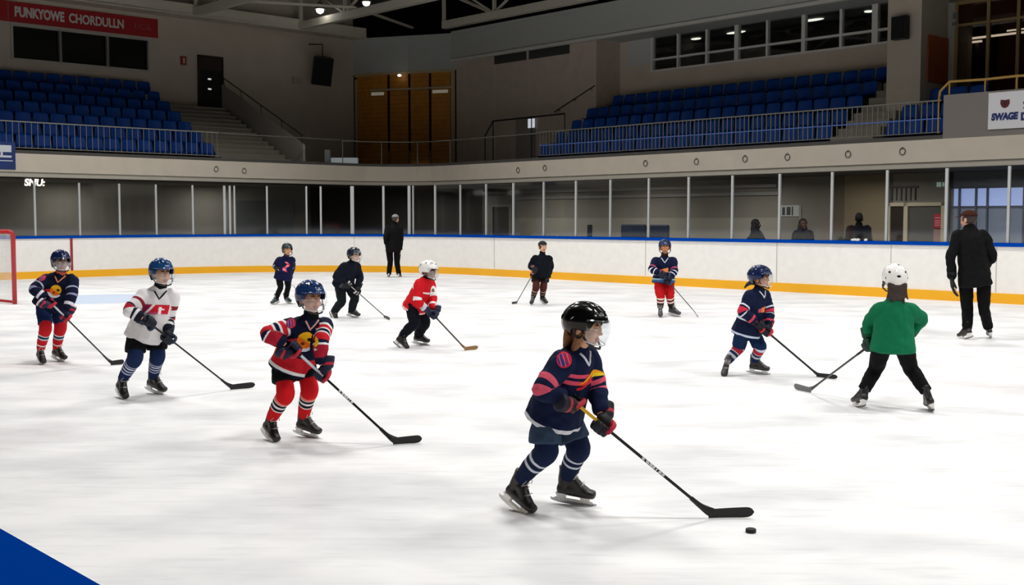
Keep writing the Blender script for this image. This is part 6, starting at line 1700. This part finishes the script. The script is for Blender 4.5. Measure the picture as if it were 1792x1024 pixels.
# lit sign under the balcony at the left
b0_ = b_at(63, -2.1); b1_ = b_at(41, -2.1); yS = W(-2.1, b0_).y; z0 = at_depth(52, 325, yS).z; z1 = at_depth(52, 313, yS).z
sg = empty('hanging_sign', W(-2.1, b0_, z0), 'small glowing white letter sign hanging below the balcony at the left', 'sign'); oo = W(-2.1, b0_, z0)
mb = MB(); mb.wbox(-2.14, -2.1, b0_, b1_, z0 - .02, z1 + .02); rel(mb, oo).build('sign_box', mat('sign case', '5a5854', .5), sg)
o = text_obj('lettering', 'SNU:', (z1 - z0) * 1.35, mat('sign glow', 'ffffff', .5, emit='fff4ea', estr=1.5), sg, W(-2.095, b1_ - .01, z0) - oo, -BX, (0, 0, 1), .003, .15, .012)
mb = MB(); mb.tube([W(-2.12, (b0_ + b1_) / 2, z1) - oo, W(-2.12, (b0_ + b1_) / 2, 2.955) - oo], .01, 6); mb.build('rod', mat('pipe grey', '7f7c76'), sg)
# ------------------------------------------------------------ roof: ring beam, trusses, deck, lamp
beam = mat('beam cream', 'cfc8b8', .7, var=.05); beam2 = mat('truss cream', 'd6cfc0', .6)
mb = MB(); mb.wbox(-8.9, -8.2, bC - .2, 30, 9.50, 9.9); mb.wbox(-8.9, -8.12, bC - .2, 30, 9.44, 9.5); struct(mb.build('trim_ring_beam', beam))
mb = MB(); mb.wbox(-40, 60, -40, 40, ROOF, ROOF + .2); struct(mb.build('ceiling', mat('roof black', '0b0a0a', .9)))
def truss(b, z, a0, a1, first=False):
    t = struct(empty('roof_truss', W(a0, b, z))); oo = W(a0, b, z)
    mb = MB(); mb.bar(V((0, 0, 0)), W(a1, b, z) - oo, .26, .30); mb.build('bottom_chord', beam2, t)
    mb = MB(); mb.bar(V((0, 0, 1.9)), W(a1, b, z + 1.9) - oo, .2, .2); mb.build('top_chord', beam2, t)
    n = int((a1 - a0) / 3.0); st = (a1 - a0) / n
    for i in range(n + 1):
        q = AX * (st * i); mb = MB(); mb.bar(q, q + V((0, 0, 1.9)), .12, .12, up=AX); mb.build('web_post', beam2, t)
        if i < n and i < 8:
            mb = MB(); mb.bar(q + V((0, 0, .1 if i % 2 else 1.8)), AX * (st * (i + 1)) + V((0, 0, 1.8 if i % 2 else .1)), .08, .08, up=AX); mb.build('web_diagonal', beam2, t)
    return t
truss(-3.5, 9.62, -8.2, 30); truss(-8.0, 9.70, -4.4, 30); truss(1.2, 9.62, -8.2, 30); truss(6.0, 9.62, -8.2, 30)
# cross braces from truss to truss
mb = MB()
for a_ in (-6.5, -1.5, 3.5): mb.bar(W(a_, -8.0, 9.85), W(a_ + 2.2, -3.5, 9.85), .09); mb.bar(W(a_ + 2.2, -3.5, 9.85), W(a_, 1.2, 9.85), .09); mb.bar(W(a_, 1.2, 9.85), W(a_ + 2.2, 6, 9.85), .09)
struct(mb.build('trim_roof_braces', beam2))
mb = MB(); mb.tube([W(-8, -6.2, 10.9), W(14, -6.2, 10.9)], .35, 16); struct(mb.build('ceiling_duct', mat('duct grey', '3a3836', .6)))
for i, (px, py, b_, lab, e_) in enumerate(((560, 18, -3.0, 'bright round arena lamp hanging under the roof truss at the upper left', 14), (641, 5, -4.4, 'smaller dim arena lamp at the top edge above the wooden doors', 3))):
    a_ = a_at(px, b_); yv = W(a_, b_).y; q = at_depth(px, py, yv)
    lp = empty('arena_lamp', q, lab, 'lamp')
    S = Solid(); S.ell(V((0, 0, 0)), (V((1, 0, 0)), V((0, 1, 0)), V((0, 0, 1))), (.15, .15, .13), nu=16, nv=10); mb = MB(); mb.add(S.v, S.f); mb.build('bulb', mat('arena bulb %d' % i, 'ffffff', .4, emit='fffdf6', estr=e_), lp, smooth=True)
    mb = MB(); mb.tube([(0, 0, .03), (0, 0, .22), (0, 0, .34)], [.22, .12, .08], 18); mb.build('reflector', mat('lamp metal', 'a8a8a4', .3, metal=.7), lp)
    mb = MB(); mb.tube([(0, 0, .34), (0, 0, 1.2)], .015, 6); mb.build('cable', mat('rail black', '151311'), lp)
# --- puck
q = ground(1314, 932); mb = MB(); n = 32; hh = .021; rr = .028
vs = []; prof = [(rr - .003, 0), (rr, .003), (rr, hh - .003), (rr - .003, hh)]
for (r_, z) in prof:
    for i in range(n): vs.append((r_ * math.cos(2 * PI * i / n), r_ * math.sin(2 * PI * i / n), z))
fs = [(j * n + i, j * n + (i + 1) % n, (j + 1) * n + (i + 1) % n, (j + 1) * n + i) for j in range(3) for i in range(n)] + [tuple(range(n))[::-1], tuple(3 * n + i for i in range(n))]
mb.add(vs, fs); o = mb.build('hockey_puck', mat('puck rubber', '0c0c0d', .7, bump=.4, bscale=300)); o.location = (q.x, q.y, .0005)
tag(o, 'black hockey puck lying on the ice near the front stick blade', 'puck')
# ============================================================ camera, lights, colour
cam = bpy.data.cameras.new('camera'); co = bpy.data.objects.new('camera', cam); COL.objects.link(co)
co.location = O; co.rotation_euler = (PI / 2 - TH, 0, 0); cam.sensor_width = 36; cam.lens = F / 1792 * 36; cam.clip_start = .05; cam.clip_end = 300
SC.camera = co
w = bpy.data.worlds.new('world'); SC.world = w; w.use_nodes = True
w.node_tree.nodes['Background'].inputs[0].default_value = (.5, .55, .6, 1); w.node_tree.nodes['Background'].inputs[1].default_value = .004
def area(name, a, b, z, sx, sy, power, spread=170, col=(1, .98, .955)):
    l = bpy.data.lights.new(name, 'AREA'); l.shape = 'RECTANGLE'; l.size = sx; l.size_y = sy; l.energy = power; l.color = col; l.spread = math.radians(spread)
    o = bpy.data.objects.new(name, l); COL.objects.link(o); o.location = W(a, b, z); o.rotation_euler = (0, 0, math.radians(-47.2)); return o
for i, a_ in enumerate((5.5, 13.5, 22, 30, 38)):
    for j, b_ in enumerate((3.5, 10.5, 17)):
        area('ice_light', a_, b_, 9.3, 1.6, 1.0, 400, 150)
for b_ in (3, 8, 13, 18): area('gallery_fill', -3.1, b_, 2.86, .12, 1.2, 42, 175)  # unseen fill added below the soffit to brighten the left lower wall
area('passage_fill', -2.6, -6.6, 2.86, .5, .5, 60, 175)  # unseen fill added to lift the dark passage
for a_ in (3, 7.5, 12, 16, 19.5): area('gallery_fill', a_, -5.6, 2.86, 1.2, .12, 80, 175)  # more added fill without fixtures, for the right lower wall
SC.view_settings.view_transform = 'Standard'; SC.view_settings.look = 'None'; SC.view_settings.exposure = -0.36; SC.view_settings.gamma = 1.0
SC.view_settings.use_curve_mapping = False
SC.cycles.max_bounces = 6; SC.cycles.diffuse_bounces = 4; SC.cycles.transparent_max_bounces = 12; SC.cycles.sample_clamp_indirect = 4
